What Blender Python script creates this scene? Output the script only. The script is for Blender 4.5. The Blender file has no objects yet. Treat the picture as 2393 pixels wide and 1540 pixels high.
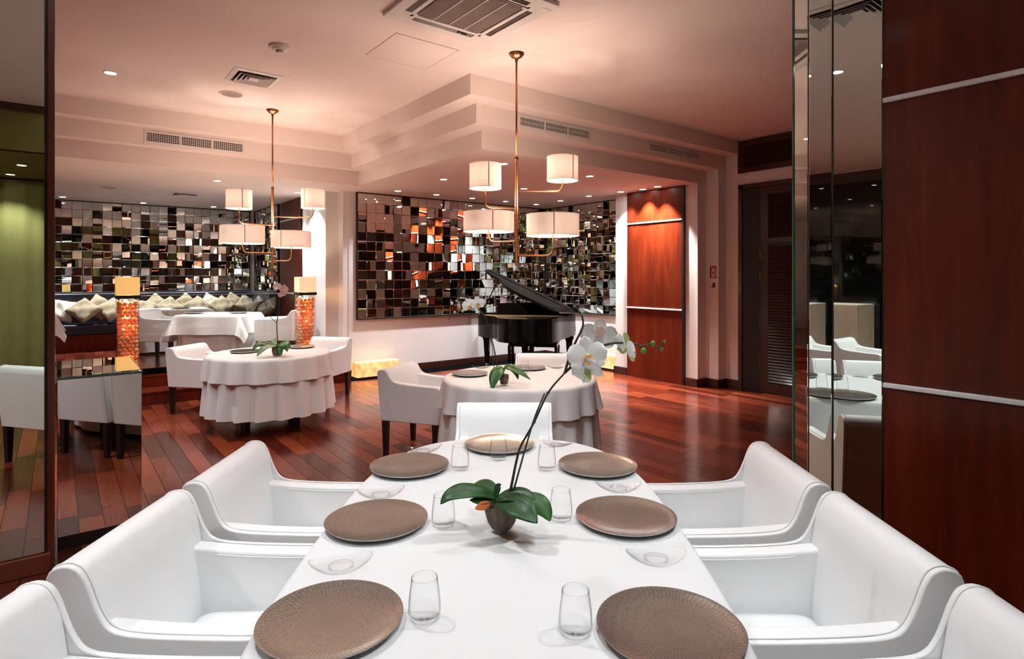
import bpy, bmesh, math, random
from mathutils import Vector, Matrix
random.seed(7)
PI = math.pi
scene = bpy.context.scene
C = scene.collection

# ---------------------------------------------------------------- camera
FX, CX, HY, CH = 1375.93, 1196.5, 644.0, 1.55        # focal length, principal column, horizon row (pixels of 2393x1540), eye height
AZ = math.radians(52.3506)
FW = (math.cos(AZ), math.sin(AZ)); RT = (math.sin(AZ), -math.cos(AZ))   # forward and right of the camera on the floor plan
HEAD = AZ - PI / 2                                   # heading of the camera about z
cam_d = bpy.data.cameras.new('camera'); cam = bpy.data.objects.new('camera', cam_d); C.objects.link(cam)
cam.location = (0, 0, CH); cam.rotation_euler = (PI / 2, 0, HEAD)
cam_d.sensor_width = 36; cam_d.lens = FX / 2393 * 36; cam_d.shift_y = -(770 - HY) / 2393
cam_d.clip_start = .02; cam_d.clip_end = 60
scene.camera = cam

# ---------------------------------------------------------------- world, exposure
w = bpy.data.worlds.new('night'); scene.world = w; w.use_nodes = True; w.cycles.sampling_method = 'NONE'
w.node_tree.nodes['Background'].inputs[0].default_value = (.02, .025, .03, 1)
w.node_tree.nodes['Background'].inputs[1].default_value = .3
vs = scene.view_settings
vs.view_transform = 'Standard'; vs.look = 'None'; vs.gamma = 1; vs.use_curve_mapping = False
vs.exposure = 0.55
cy = scene.cycles
cy.max_bounces = 7; cy.diffuse_bounces = 4; cy.glossy_bounces = 4; cy.transmission_bounces = 4; cy.transparent_max_bounces = 12
cy.sample_clamp_indirect = 6; cy.use_adaptive_sampling = True; cy.adaptive_threshold = .10; cy.adaptive_min_samples = 24
cy.caustics_reflective = False; cy.caustics_refractive = False

POWER = dict(table=44, main=100, alcove=138, booth=165, pendant=11.5, lamp=12)

# ---------------------------------------------------------------- helpers
def P(lat, d, z=0.0):
    "a point given by its offset to the right of the camera, its distance ahead and its height"
    return Vector((FW[0]*d + RT[0]*lat, FW[1]*d + RT[1]*lat, z))
def at(px, py, d):
    return P((px-CX)/FX*d, d, CH + (HY-py)*d/FX)
def on(px, py, z):
    d = FX*(CH-z)/(py-HY); return P((px-CX)/FX*d, d, z)
def rotz(dl, dd):
    "z rotation that turns local +Y towards the plan direction (dl right, dd ahead)"
    x = FW[0]*dd + RT[0]*dl; y = FW[1]*dd + RT[1]*dl
    return math.atan2(-x, y)
def crom(pts, n=6, closed=False):
    "smooth curve through points"
    pts = [Vector(p) for p in pts]; m = len(pts); out = []
    for i in range(m if closed else m-1):
        a = pts[(i-1) % m] if closed or i > 0 else pts[0]
        b, c = pts[i], pts[(i+1) % m]
        d = pts[(i+2) % m] if closed or i+2 < m else pts[-1]
        for k in range(n):
            t = k/n
            out.append(.5*((2*b) + (c-a)*t + (2*a-5*b+4*c-d)*t*t + (3*b-a-3*c+d)*t**3))
    if not closed: out.append(pts[-1])
    return out

class MB:
    def __init__(s): s.v = []; s.f = []
    def add(s, vs_, fs):
        o = len(s.v); s.v += [tuple(v) for v in vs_]; s.f += [tuple(i+o for i in f) for f in fs]; return s
    def box(s, x0, x1, y0, y1, z0, z1, M=None):
        vs_ = [Vector((x, y, z)) for z in (z0, z1) for y in (y0, y1) for x in (x0, x1)]
        if M: vs_ = [M @ v for v in vs_]
        return s.add(vs_, [(0, 2, 3, 1), (4, 5, 7, 6), (0, 1, 5, 4), (2, 6, 7, 3), (0, 4, 6, 2), (1, 3, 7, 5)])
    def taper(s, c, a, b, z0, z1):
        "square post tapering from half width a at z1 to b at z0"
        x, y = c
        vs_ = [(x-b, y-b, z0), (x+b, y-b, z0), (x+b, y+b, z0), (x-b, y+b, z0), (x-a, y-a, z1), (x+a, y-a, z1), (x+a, y+a, z1), (x-a, y+a, z1)]
        return s.add(vs_, [(3, 2, 1, 0), (4, 5, 6, 7), (0, 1, 5, 4), (1, 2, 6, 5), (2, 3, 7, 6), (3, 0, 4, 7)])
    def prism(s, prof, a, b, fn):
        "polygon prof [(u,v)] swept from a to b; fn(t,u,v) gives the point"
        n = len(prof)
        vs_ = [fn(a, *p) for p in prof] + [fn(b, *p) for p in prof]
        fs = [tuple(range(n-1, -1, -1)), tuple(range(n, 2*n))]
        fs += [(i, (i+1) % n, n+(i+1) % n, n+i) for i in range(n)]
        return s.add(vs_, fs)
    def lathe(s, prof, n=24, c=(0, 0, 0), cap0=False, cap1=False):
        c = Vector(c); vs_ = []; fs = []; m = len(prof)
        for r, z in prof:
            for k in range(n):
                t = 2*PI*k/n; vs_.append(c + Vector((r*math.cos(t), r*math.sin(t), z)))
        for j in range(m-1):
            for k in range(n): fs.append((j*n+k, j*n+(k+1) % n, (j+1)*n+(k+1) % n, (j+1)*n+k))
        if cap0: fs.append(tuple(range(n-1, -1, -1)))
        if cap1: fs.append(tuple((m-1)*n+k for k in range(n)))
        return s.add(vs_, fs)
    def tube(s, pts, r, n=8, caps=True):
        pts = [Vector(p) for p in pts]; m = len(pts); vs_ = []; fs = []
        rr = r if isinstance(r, (list, tuple)) else [r]*m
        up = None
        for i, p in enumerate(pts):
            t = (pts[min(i+1, m-1)] - pts[max(i-1, 0)]).normalized()
            if up is None:
                up = t.orthogonal().normalized()
            else:
                up = (up - t*up.dot(t)).normalized()
            q = t.cross(up)
            for k in range(n):
                a = 2*PI*k/n; vs_.append(p + (up*math.cos(a) + q*math.sin(a))*rr[i])
        for i in range(m-1):
            for k in range(n): fs.append((i*n+k, i*n+(k+1) % n, (i+1)*n+(k+1) % n, (i+1)*n+k))
        if caps: fs.append(tuple(range(n-1, -1, -1))); fs.append(tuple((m-1)*n+k for k in range(n)))
        return s.add(vs_, fs)
    def ball(s, c, r, n=10, m=6, sc=(1, 1, 1)):
        prof = [(r*math.sin(PI*j/m), -r*math.cos(PI*j/m)) for j in range(m+1)]
        k0 = len(s.v); s.lathe([(max(a, 1e-5), b) for a, b in prof], n)
        for i in range(k0, len(s.v)):
            x, y, z = s.v[i]; s.v[i] = (x*sc[0]+c[0], y*sc[1]+c[1], z*sc[2]+c[2])
        return s
    def grid(s, fn, nu, nv, closed_u=False):
        vs_ = [fn(i/nu, j/nv) for j in range(nv+1) for i in range(nu if closed_u else nu+1)]
        w_ = nu if closed_u else nu+1
        fs = [(j*w_+i, j*w_+(i+1) % w_, (j+1)*w_+(i+1) % w_, (j+1)*w_+i) for j in range(nv) for i in range(nu)]
        return s.add(vs_, fs)
    def xf(s, M):
        s.v = [tuple(M @ Vector(v)) for v in s.v]; return s
    def mesh(s, name, mat=None, smooth=False):
        me = bpy.data.meshes.new(name); me.from_pydata(s.v, [], s.f); me.validate(); me.update()
        b = bmesh.new(); b.from_mesh(me); bmesh.ops.recalc_face_normals(b, faces=b.faces); b.to_mesh(me); b.free()
        if mat: me.materials.append(mat)
        if smooth: me.polygons.foreach_set('use_smooth', [True]*len(me.polygons))
        if smooth == 'angle': me.set_sharp_from_angle(angle=math.radians(35))
        return me
    def build(s, name, mat=None, parent=None, smooth=False, bevel=0, seg=2, subd=0, solid=0, loc=None):
        o = bpy.data.objects.new(name, s.mesh(name, mat, smooth)); C.objects.link(o)
        if loc is not None: o.location = loc
        if parent: o.parent = parent
        if solid:
            m = o.modifiers.new('solid', 'SOLIDIFY'); m.thickness = solid; m.offset = -1
        if bevel:
            m = o.modifiers.new('bevel', 'BEVEL'); m.width = bevel; m.segments = seg; m.limit_method = 'ANGLE'; m.angle_limit = math.radians(35)
            if smooth: o.modifiers.new('wn', 'WEIGHTED_NORMAL')
        if subd:
            m = o.modifiers.new('sub', 'SUBSURF'); m.levels = subd; m.render_levels = subd
        return o

def tag(o, label, cat=None, group=None, kind=None):
    o['label'] = label
    if cat: o['category'] = cat
    if group: o['group'] = group
    if kind: o['kind'] = kind
    return o
def thing(name, label, cat, loc=(0, 0, 0), rz=0.0, group=None):
    o = bpy.data.objects.new(name, None); C.objects.link(o); o.empty_display_size = .1
    o.location = loc; o.rotation_euler = (0, 0, rz)
    return tag(o, label, cat, group)
def struct(name, mb, mat, label, **k):
    return tag(mb.build(name, mat, **k), label, kind='structure')
def copy_tree(o, parent=None):
    c = o.copy(); C.objects.link(c)
    if parent: c.parent = parent
    for ch in list(o.children): copy_tree(ch, c)
    return c
def place(proto, label, loc, rz=0.0, group=None, state={}):
    "first use moves the prototype itself, later uses copy it"
    if proto.name in state: o = copy_tree(proto)
    else: o = proto; state[proto.name] = 1
    o.location = loc; o.rotation_euler = (0, 0, rz); o['label'] = label
    if group: o['group'] = group
    return o
def light(kind, name, loc, energy, color=(1, 1, 1), parent=None, radius=.03, spot=70, blend=.5, aim=None):
    l = bpy.data.lights.new(name, kind); l.energy = energy; l.color = color; l.shadow_soft_size = radius
    if kind == 'SPOT': l.spot_size = math.radians(spot); l.spot_blend = blend
    o = bpy.data.objects.new(name, l); C.objects.link(o); o.location = loc
    if aim is not None: o.rotation_euler = (Vector(aim)-Vector(loc)).to_track_quat('-Z', 'Y').to_euler()
    if parent: o.parent = parent
    return o

# ---------------------------------------------------------------- materials
def new_mat(name):
    m = bpy.data.materials.new(name); m.use_nodes = True
    nt = m.node_tree; b = nt.nodes['Principled BSDF']; return m, nt, b
def mat(name, col, rough=.5, metal=0, spec=.5, coat=0, noise=0, nscale=20, bump=0, bscale=60, emit=None, estr=0, sheen=0):
    m, nt, b = new_mat(name); N = nt.nodes; L = nt.links
    b.inputs['Base Color'].default_value = (*col, 1); b.inputs['Roughness'].default_value = rough
    b.inputs['Metallic'].default_value = metal; b.inputs['Specular IOR Level'].default_value = spec
    b.inputs['Coat Weight'].default_value = coat; b.inputs['Coat Roughness'].default_value = .08
    if sheen: b.inputs['Sheen Weight'].default_value = sheen
    if emit: b.inputs['Emission Color'].default_value = (*emit, 1); b.inputs['Emission Strength'].default_value = estr
    if noise or bump:
        tc = N.new('ShaderNodeTexCoord')
    if noise:
        n = N.new('ShaderNodeTexNoise'); n.inputs['Scale'].default_value = nscale; n.inputs['Detail'].default_value = 4
        L.new(tc.outputs['Object'], n.inputs['Vector'])
        r = N.new('ShaderNodeValToRGB'); r.color_ramp.elements[0].position = .3; r.color_ramp.elements[1].position = .7
        r.color_ramp.elements[0].color = (*[c*(1-noise) for c in col], 1); r.color_ramp.elements[1].color = (*[min(1, c*(1+noise*.5)) for c in col], 1)
        L.new(n.outputs['Fac'], r.inputs['Fac']); L.new(r.outputs['Color'], b.inputs['Base Color'])
    if bump:
        n2 = N.new('ShaderNodeTexNoise'); n2.inputs['Scale'].default_value = bscale; n2.inputs['Detail'].default_value = 3
        L.new(tc.outputs['Object'], n2.inputs['Vector'])
        bp = N.new('ShaderNodeBump'); bp.inputs['Strength'].default_value = bump; bp.inputs['Distance'].default_value = .01
        L.new(n2.outputs['Fac'], bp.inputs['Height']); L.new(bp.outputs['Normal'], b.inputs['Normal'])
    return m
def wood(name, cols, scale=(3, 3, .35), rough=.3, coat=.4, rnd=None, world=False, coarse=1.3, spec=.5):
    "streaky wood: grain stretched along one axis; rnd 'object' or 'attr' varies the tone piece by piece"
    m, nt, b = new_mat(name); N = nt.nodes; L = nt.links
    src = N.new('ShaderNodeNewGeometry').outputs['Position'] if world else N.new('ShaderNodeTexCoord').outputs['Object']
    mp = N.new('ShaderNodeMapping'); mp.inputs['Scale'].default_value = scale; L.new(src, mp.inputs['Vector'])
    vec = mp.outputs['Vector']; rv = None
    if rnd:
        if rnd == 'object': rv = N.new('ShaderNodeObjectInfo').outputs['Random']
        else:
            a = N.new('ShaderNodeAttribute'); a.attribute_name = 'tone'; rv = a.outputs['Fac']
        mu = N.new('ShaderNodeMath'); mu.operation = 'MULTIPLY'; mu.inputs[1].default_value = 37.0; L.new(rv, mu.inputs[0])
        ad = N.new('ShaderNodeVectorMath'); ad.operation = 'ADD'; L.new(vec, ad.inputs[0]); L.new(mu.outputs[0], ad.inputs[1]); vec = ad.outputs[0]
    n1 = N.new('ShaderNodeTexNoise'); n1.inputs['Scale'].default_value = 6; n1.inputs['Detail'].default_value = 6; n1.inputs['Distortion'].default_value = .6
    n2 = N.new('ShaderNodeTexNoise'); n2.inputs['Scale'].default_value = coarse; n2.inputs['Detail'].default_value = 3
    L.new(vec, n1.inputs['Vector']); L.new(vec, n2.inputs['Vector'])
    mx = N.new('ShaderNodeMath'); mx.operation = 'MULTIPLY_ADD'; mx.inputs[1].default_value = .5
    L.new(n1.outputs['Fac'], mx.inputs[0])
    hf = N.new('ShaderNodeMath'); hf.operation = 'MULTIPLY'; hf.inputs[1].default_value = .5; L.new(n2.outputs['Fac'], hf.inputs[0]); L.new(hf.outputs[0], mx.inputs[2])
    fac = mx.outputs[0]
    if rv:
        m3 = N.new('ShaderNodeMath'); m3.operation = 'MULTIPLY_ADD'; m3.inputs[1].default_value = .54; L.new(rv, m3.inputs[0])
        m4 = N.new('ShaderNodeMath'); m4.operation = 'MULTIPLY_ADD'; m4.inputs[1].default_value = .6; m4.inputs[2].default_value = -.08; L.new(fac, m4.inputs[0]); L.new(m4.outputs[0], m3.inputs[2])
        fac = m3.outputs[0]
    r = N.new('ShaderNodeValToRGB'); e = r.color_ramp.elements
    e[0].position = .3; e[0].color = (*cols[0], 1); e[1].position = .7; e[1].color = (*cols[-1], 1)
    if len(cols) == 3: k = e.new(.5); k.color = (*cols[1], 1)
    L.new(fac, r.inputs['Fac']); L.new(r.outputs['Color'], b.inputs['Base Color'])
    b.inputs['Roughness'].default_value = rough; b.inputs['Coat Weight'].default_value = coat; b.inputs['Coat Roughness'].default_value = .12; b.inputs['Specular IOR Level'].default_value = spec
    bp = N.new('ShaderNodeBump'); bp.inputs['Strength'].default_value = .06; bp.inputs['Distance'].default_value = .01
    L.new(n1.outputs['Fac'], bp.inputs['Height']); L.new(bp.outputs['Normal'], b.inputs['Normal'])
    return m
def thin_glass(name, tint=(1, 1, 1), edge=.6, refl=.05):
    "clear thin-walled glass: passes light straight through, mirrors at grazing angles"
    m = bpy.data.materials.new(name); m.use_nodes = True; nt = m.node_tree; N = nt.nodes; L = nt.links; N.clear()
    o = N.new('ShaderNodeOutputMaterial'); tr = N.new('ShaderNodeBsdfTransparent'); gl = N.new('ShaderNodeBsdfGlossy'); mx = N.new('ShaderNodeMixShader')
    gl.inputs['Roughness'].default_value = .01
    lw = N.new('ShaderNodeLayerWeight'); lw.inputs['Blend'].default_value = .5
    cr = N.new('ShaderNodeMixRGB'); cr.inputs[1].default_value = (*tint, 1); cr.inputs[2].default_value = (*[t*edge for t in tint], 1)
    def pw_(k):
        pw = N.new('ShaderNodeMath'); pw.operation = 'POWER'; pw.inputs[1].default_value = k; L.new(lw.outputs['Facing'], pw.inputs[0]); return pw.outputs[0]
    L.new(pw_(7), cr.inputs[0]); L.new(cr.outputs[0], tr.inputs['Color'])
    ma = N.new('ShaderNodeMath'); ma.operation = 'MULTIPLY_ADD'; ma.inputs[1].default_value = .6; ma.inputs[2].default_value = refl; L.new(pw_(5), ma.inputs[0])
    L.new(ma.outputs[0], mx.inputs[0]); L.new(tr.outputs[0], mx.inputs[1]); L.new(gl.outputs[0], mx.inputs[2]); L.new(mx.outputs[0], o.inputs[0])
    return m
def shade_mat(name, col, emit, estr):
    "lampshade cloth: lets the lamp's light through"
    m = bpy.data.materials.new(name); m.use_nodes = True; nt = m.node_tree; N = nt.nodes; L = nt.links; N.clear()
    o = N.new('ShaderNodeOutputMaterial'); d = N.new('ShaderNodeBsdfDiffuse'); t = N.new('ShaderNodeBsdfTranslucent'); mx = N.new('ShaderNodeMixShader'); e = N.new('ShaderNodeEmission'); ad = N.new('ShaderNodeAddShader')
    d.inputs[0].default_value = (*col, 1); t.inputs[0].default_value = (*col, 1); mx.inputs[0].default_value = .062
    e.inputs[0].default_value = (*emit, 1); e.inputs[1].default_value = estr
    L.new(d.outputs[0], mx.inputs[1]); L.new(t.outputs[0], mx.inputs[2]); L.new(mx.outputs[0], ad.inputs[0]); L.new(e.outputs[0], ad.inputs[1]); L.new(ad.outputs[0], o.inputs[0]); m.cycles.emission_sampling = 'NONE'
    return m
def emit_mat(name, col, s):
    m = bpy.data.materials.new(name); m.use_nodes = True; nt = m.node_tree; nt.nodes.clear()
    o = nt.nodes.new('ShaderNodeOutputMaterial'); e = nt.nodes.new('ShaderNodeEmission'); e.inputs[0].default_value = (*col, 1); e.inputs[1].default_value = s
    nt.links.new(e.outputs[0], o.inputs[0]); m.cycles.emission_sampling = 'NONE'; return m

M = {}
M['ceil'] = mat('ceiling_paint', (.83, .715, .66), .9, noise=.02, nscale=2)
M['wall'] = mat('white_wall_paint', (.82, .815, .81), .85, noise=.03, nscale=3)
M['white'] = mat('white_metal_paint', (.74, .69, .65), .5)
M['black'] = mat('black_void', (.006, .006, .006), .6)
M['gloss_black'] = mat('black_lacquer', (.003, .003, .003), .06, spec=.13)
M['lid_black'] = mat('black_lacquer_lid', (.003, .003, .003), .28, spec=.06)
M['satin_black'] = mat('black_satin', (.008, .007, .007), .35)
M['plank'] = wood('mahogany_plank', [(.08, .013, .0065), (.175, .029, .012), (.29, .055, .021)], (9, .8, 9), .22, .35, 'object', True)
M['plank_mass'] = wood('mahogany_boards', [(.08, .013, .0065), (.175, .029, .012), (.29, .055, .021)], (9, .8, 9), .22, .35, 'attr', True)
M['panel'] = wood('varnished_mahogany', [(.060, .0065, .0016), (.112, .0125, .003), (.18, .024, .006)], (3.2, 3.2, .35), .38, .05, coarse=1.0, world=True, spec=.22)
M['dark_wood'] = wood('dark_brown_wood', [(.030, .008, .005), (.055, .013, .008)], (3, 3, .5), .35, .3)
M['door'] = wood('dark_door_wood', [(.018, .004, .003), (.032, .007, .004)], (3, .5, 3), .35, .3)
M['post'] = wood('brown_post_wood', [(.11, .022, .010), (.16, .034, .014)], (6, 6, .5), .35, .3)
M['leg'] = mat('dark_leg_wood', (.010, .006, .005), .35)
M['leather'] = mat('white_leather', (.88, .89, .89), .42, bump=.05, bscale=220)
M['slip'] = mat('white_slipcover_cotton', (.80, .79, .79), .85, bump=.12, bscale=35, sheen=.1)
M['cloth'] = mat('white_table_linen', (.745, .75, .75), .8)
M['cloth2'] = mat('white_cotton_cloth', (.80, .795, .795), .85, bump=.1, bscale=30)
M['mirror'] = mat('mirror_silver', (.83, .895, .865), .0, 1)
M['mirror_green'] = mat('mirror_green_glass', (.83, .93, .865), .0, 1)
M['green_edge'] = mat('green_glass_edge', (.03, .16, .10), .1, spec=.8)
M['copper'] = mat('brushed_copper', (.40, .17, .08), .34, 1, bump=.03, bscale=150)
M['chrome'] = mat('satin_chrome', (.85, .85, .85), .18, 1)
M['alu'] = mat('white_aluminium_strip', (.88, .88, .87), .35)
M['glass'] = thin_glass('clear_glass', (.985, .99, .985), .45, .03)
M['tumbler'] = thin_glass('tumbler_glass', (.995, .997, .997), .10, .015)
M['dish'] = thin_glass('dish_glass', (.994, .997, .997), .25, .02)
M['pane'] = thin_glass('pane_glass', (.96, .975, .965), .8, .035)
M['navy'] = mat('navy_leather', (.008, .011, .028), .35, bump=.06, bscale=60)
M['beige'] = mat('beige_linen', (.36, .30, .195), .9, bump=.5, bscale=22, noise=.15, nscale=8)
M['offwhite'] = mat('off_white_linen', (.66, .62, .55), .9, bump=.5, bscale=22)
M['greybeige'] = mat('grey_brown_satin', (.16, .13, .09), .5, bump=.25, bscale=18)
M['olive'] = mat('olive_curtain', (.20, .185, .05), .8, noise=.08, nscale=4)
M['night'] = mat('dark_window_glass', (.005, .008, .007), .03, spec=.35)
M['brass'] = mat('brass_hinge', (.5, .35, .12), .3, 1)
M['leaf'] = mat('orchid_leaf_green', (.014, .082, .012), .42, noise=.35, nscale=9)
M['leaf2'] = mat('orchid_leaf_bright', (.032, .14, .015), .42, noise=.3, nscale=9)
M['stem'] = mat('orchid_stem_brown', (.035, .024, .014), .5)
M['stem_green'] = mat('green_support_stick', (.008, .055, .022), .4)
M['petal'] = mat('orchid_petal_white', (.90, .90, .88), .6, emit=None)
M['petal_pink'] = mat('orchid_petal_pink', (.80, .55, .47), .6)
M['lip'] = mat('orchid_lip_orange', (.75, .28, .03), .5, noise=.5, nscale=120)
M['sepal'] = mat('orchid_sepal_green', (.52, .60, .20), .6)
M['bud'] = mat('orchid_bud_green', (.07, .22, .02), .45)
M['dead'] = mat('withered_orange_leaf', (.85, .22, .04), .5)
M['moss'] = mat('potting_bark', (.17, .115, .08), .9, noise=.6, nscale=45, bump=.8, bscale=90)
M['red'] = mat('sign_red', (.30, .008, .01), .5)
M['sign_white'] = mat('sign_white', (.75, .66, .6), .5)
M['brown_metal'] = mat('brown_metal_hook', (.09, .045, .03), .4)
M['gold'] = mat('piano_gold_plate', (.62, .38, .16), .35, .7)
M['bulb'] = emit_mat('lamp_bulb', (1, .88, .7), 25)
M['spot_disc'] = emit_mat('downlight_lamp', (1, .97, .93), 30)
M['led'] = emit_mat('green_led', (.2, 1, .05), 3)
M['shade'] = shade_mat('cream_lampshade', (.80, .66, .57), (1, .70, .55), .10)
M['shade_seam'] = mat('shade_seam', (.60, .47, .40), .8)
M['shade_yellow'] = shade_mat('yellow_lampshade', (.80, .62, .35), (1, .66, .22), .35)
M['shade_peach'] = shade_mat('peach_lampshade', (.82, .64, .48), (1, .62, .38), .45)
def onyx_mat():
    m, nt, b = new_mat('lit_onyx'); N = nt.nodes; L = nt.links
    tc = N.new('ShaderNodeTexCoord'); n = N.new('ShaderNodeTexNoise'); n.inputs['Scale'].default_value = 9; n.inputs['Detail'].default_value = 5; n.inputs['Distortion'].default_value = 1.2
    L.new(tc.outputs['Object'], n.inputs['Vector'])
    r = N.new('ShaderNodeValToRGB'); e = r.color_ramp.elements; e[0].position = .35; e[0].color = (.95, .30, .05, 1); e[1].position = .66; e[1].color = (1.3, .80, .32, 1)
    L.new(n.outputs['Fac'], r.inputs['Fac']); L.new(r.outputs['Color'], b.inputs['Emission Color']); b.inputs['Emission Strength'].default_value = .62
    b.inputs['Base Color'].default_value = (.7, .5, .3, 1); b.inputs['Roughness'].default_value = .3
    return m
M['onyx'] = onyx_mat()
def shell_ball_mat():
    m = bpy.data.materials.new('orange_shell_ball'); m.use_nodes = True; nt = m.node_tree; N = nt.nodes; L = nt.links; N.clear()
    o = N.new('ShaderNodeOutputMaterial'); d = N.new('ShaderNodeBsdfPrincipled'); t = N.new('ShaderNodeBsdfTranslucent'); mx = N.new('ShaderNodeMixShader'); mx.inputs[0].default_value = .25
    r = N.new('ShaderNodeValToRGB'); e = r.color_ramp.elements; e[0].color = (.92, .36, .14, 1); e[1].color = (.95, .58, .36, 1)
    L.new(N.new('ShaderNodeObjectInfo').outputs['Random'], r.inputs['Fac']); L.new(r.outputs['Color'], d.inputs['Base Color']); t.inputs[0].default_value = (1, .55, .20, 1); d.inputs['Roughness'].default_value = .35
    L.new(d.outputs[0], mx.inputs[1]); L.new(t.outputs[0], mx.inputs[2]); L.new(mx.outputs[0], o.inputs[0])
    return m
M['shell'] = shell_ball_mat()
def plate_mat():
    m, nt, b = new_mat('taupe_crackle_plate'); N = nt.nodes; L = nt.links
    tc = N.new('ShaderNodeTexCoord'); sp = N.new('ShaderNodeSeparateXYZ'); L.new(tc.outputs['Object'], sp.inputs[0])
    def mth(op, a, b_=None, c=None):
        n = N.new('ShaderNodeMath'); n.operation = op
        for i, x in enumerate((a, b_, c)):
            if x is None: continue
            if isinstance(x, (int, float)): n.inputs[i].default_value = x
            else: L.new(x, n.inputs[i])
        return n.outputs[0]
    x, y = sp.outputs[0], sp.outputs[1]
    rad = mth('SQRT', mth('ADD', mth('MULTIPLY', x, x), mth('MULTIPLY', y, y)))
    ang = mth('ARCTAN2', y, x)
    ns = N.new('ShaderNodeTexNoise'); ns.inputs['Scale'].default_value = 25; ns.inputs['Detail'].default_value = 1; L.new(tc.outputs['Object'], ns.inputs['Vector'])
    jit = mth('MULTIPLY', mth('SUBTRACT', ns.outputs['Fac'], .5), .16)
    sec = mth('MULTIPLY', mth('ADD', ang, jit), 90/(2*PI)); row = mth('FLOOR', sec); fy = mth('FRACT', sec)
    wn = N.new('ShaderNodeTexWhiteNoise'); wn.noise_dimensions = '1D'; L.new(row, wn.inputs['W'])
    u = mth('ADD', mth('MULTIPLY', rad, 42), mth('MULTIPLY', wn.outputs['Value'], 7)); fu = mth('FRACT', u)
    wsec = .075
    line = mth('MAXIMUM', mth('LESS_THAN', fy, wsec), mth('LESS_THAN', fu, .035))
    mx = N.new('ShaderNodeMixRGB'); mx.inputs[1].default_value = (.355, .330, .285, 1); mx.inputs[2].default_value = (.14, .10, .07, 1)
    L.new(line, mx.inputs[0]); L.new(mx.outputs[0], b.inputs['Base Color'])
    b.inputs['Metallic'].default_value = .75; b.inputs['Roughness'].default_value = .24; b.inputs['Coat Weight'].default_value = .25; b.inputs['Coat Roughness'].default_value = .1
    bp = N.new('ShaderNodeBump'); bp.inputs['Strength'].default_value = .5; bp.inputs['Distance'].default_value = .002; bp.invert = True
    L.new(line, bp.inputs['Height']); L.new(bp.outputs['Normal'], b.inputs['Normal'])
    return m
M['plate'] = plate_mat()
M['plate_rim'] = mat('plate_underside', (.72, .76, .75), .12, .5)
M['plate_grey'] = mat('grey_patterned_plate', (.60, .59, .58), .22, .55, noise=.3, nscale=90)
M['plate_dark'] = mat('dark_plate', (.10, .095, .09), .25, .6, noise=.3, nscale=90)
# ================================================================= THE SETTING
ZC, ZL, ZP = 3.40, 2.83, .31          # main ceiling, lower ceiling, raised platform
# floor: slab and mahogany planks running along Y
floor = struct('floor', MB().box(-5.5, 7.6, -3.1, 8.3, -.12, -.012), M['plank_mass'], 'glossy reddish mahogany plank floor of the dining room')
def project(v):
    d = v[0]*FW[0]+v[1]*FW[1]; l = v[0]*RT[0]+v[1]*RT[1]
    if d < .3: return None
    return CX+FX*l/d, HY-FX*(v[2]-CH)/d, d, l
PW, GAP = .128, .0016
lens = (.52, .68, .84, 1.0)
plank_mesh = {l: MB().add([(-PW/2+GAP, -l/2+GAP, 0), (PW/2-GAP, -l/2+GAP, 0), (PW/2-GAP, l/2-GAP, 0), (-PW/2+GAP, l/2-GAP, 0),
        (-PW/2+GAP, -l/2+GAP, -.012), (PW/2-GAP, -l/2+GAP, -.012), (PW/2-GAP, l/2-GAP, -.012), (-PW/2+GAP, l/2-GAP, -.012)],
        [(0, 1, 2, 3), (0, 4, 5, 1), (1, 5, 6, 2), (2, 6, 7, 3), (3, 7, 4, 0)]).mesh('plank', M['plank']) for l in lens}
def lay(parent, x0, x1, y0, y1, z, limit, ok):
    rng = random.Random(3); allp = []
    x = x0+PW/2
    while x < x1:
        y = y0 - rng.random()*.9
        while y < y1:
            l = rng.choice(lens); a, b = max(y, y0), min(y+l, y1)
            if b-a > .05: allp.append((x, (a+b)/2, b-a, l if b-a > l-1e-6 else None, rng.random()))
            y += l
        x += PW
    def score(p):
        q = project((p[0], p[1], z))
        if p[3] is None or q is None or not ok(*q): return 0
        return 1/q[2]**3
    allp.sort(key=score, reverse=True)
    rest = MB(); tones = []
    for i, (px_, py_, l, full, r) in enumerate(allp):
        if i < limit and score(allp[i]) > 0:
            o = bpy.data.objects.new('plank', plank_mesh[full]); C.objects.link(o); o.location = (px_, py_, z); o.parent = parent
        else:
            rest.box(px_-PW/2+GAP, px_+PW/2-GAP, py_-l/2+GAP, py_+l/2-GAP, z-.012, z); tones += [r]*6
    if rest.v:
        o = rest.build('floor_boards', M['plank_mass'], parent); o['kind'] = 'stuff'
        a = o.data.attributes.new('tone', 'FLOAT', 'FACE'); a.data.foreach_set('value', tones)
lay(floor, -5.4, 7.45, -3.0, 8.25, 0.0, 300, lambda u, v, d, l: 120 < u < 1880 and v < 1500 and not (d < 3.1 and abs(l) < 1.05))
# raised platform with two steps
plat = struct('floor_platform', MB().box(-5.5, 3.6, 8.61, 12.6, 0, ZP-.012), M['plank_mass'], 'raised wooden platform floor in front of the banquette')
lay(plat, -1.2, 3.14, 8.61, 11.85, ZP, 120, lambda u, v, d, l: 130 < u < 720)
struct('trim_step_lower', MB().box(-5.4, 3.40, 8.25, 8.615, 0, .13).box(-5.4, 3.40, 8.235, 8.615, .13, .156), M['panel'], 'lower mahogany step up to the platform', bevel=.003)
struct('trim_step_upper', MB().box(-5.4, 3.40, 8.595, 8.64, .156, ZP-.03).box(-5.4, 3.40, 8.585, 8.66, ZP-.03, ZP+.001), M['panel'], 'upper mahogany step edge of the platform', bevel=.003)

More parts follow.
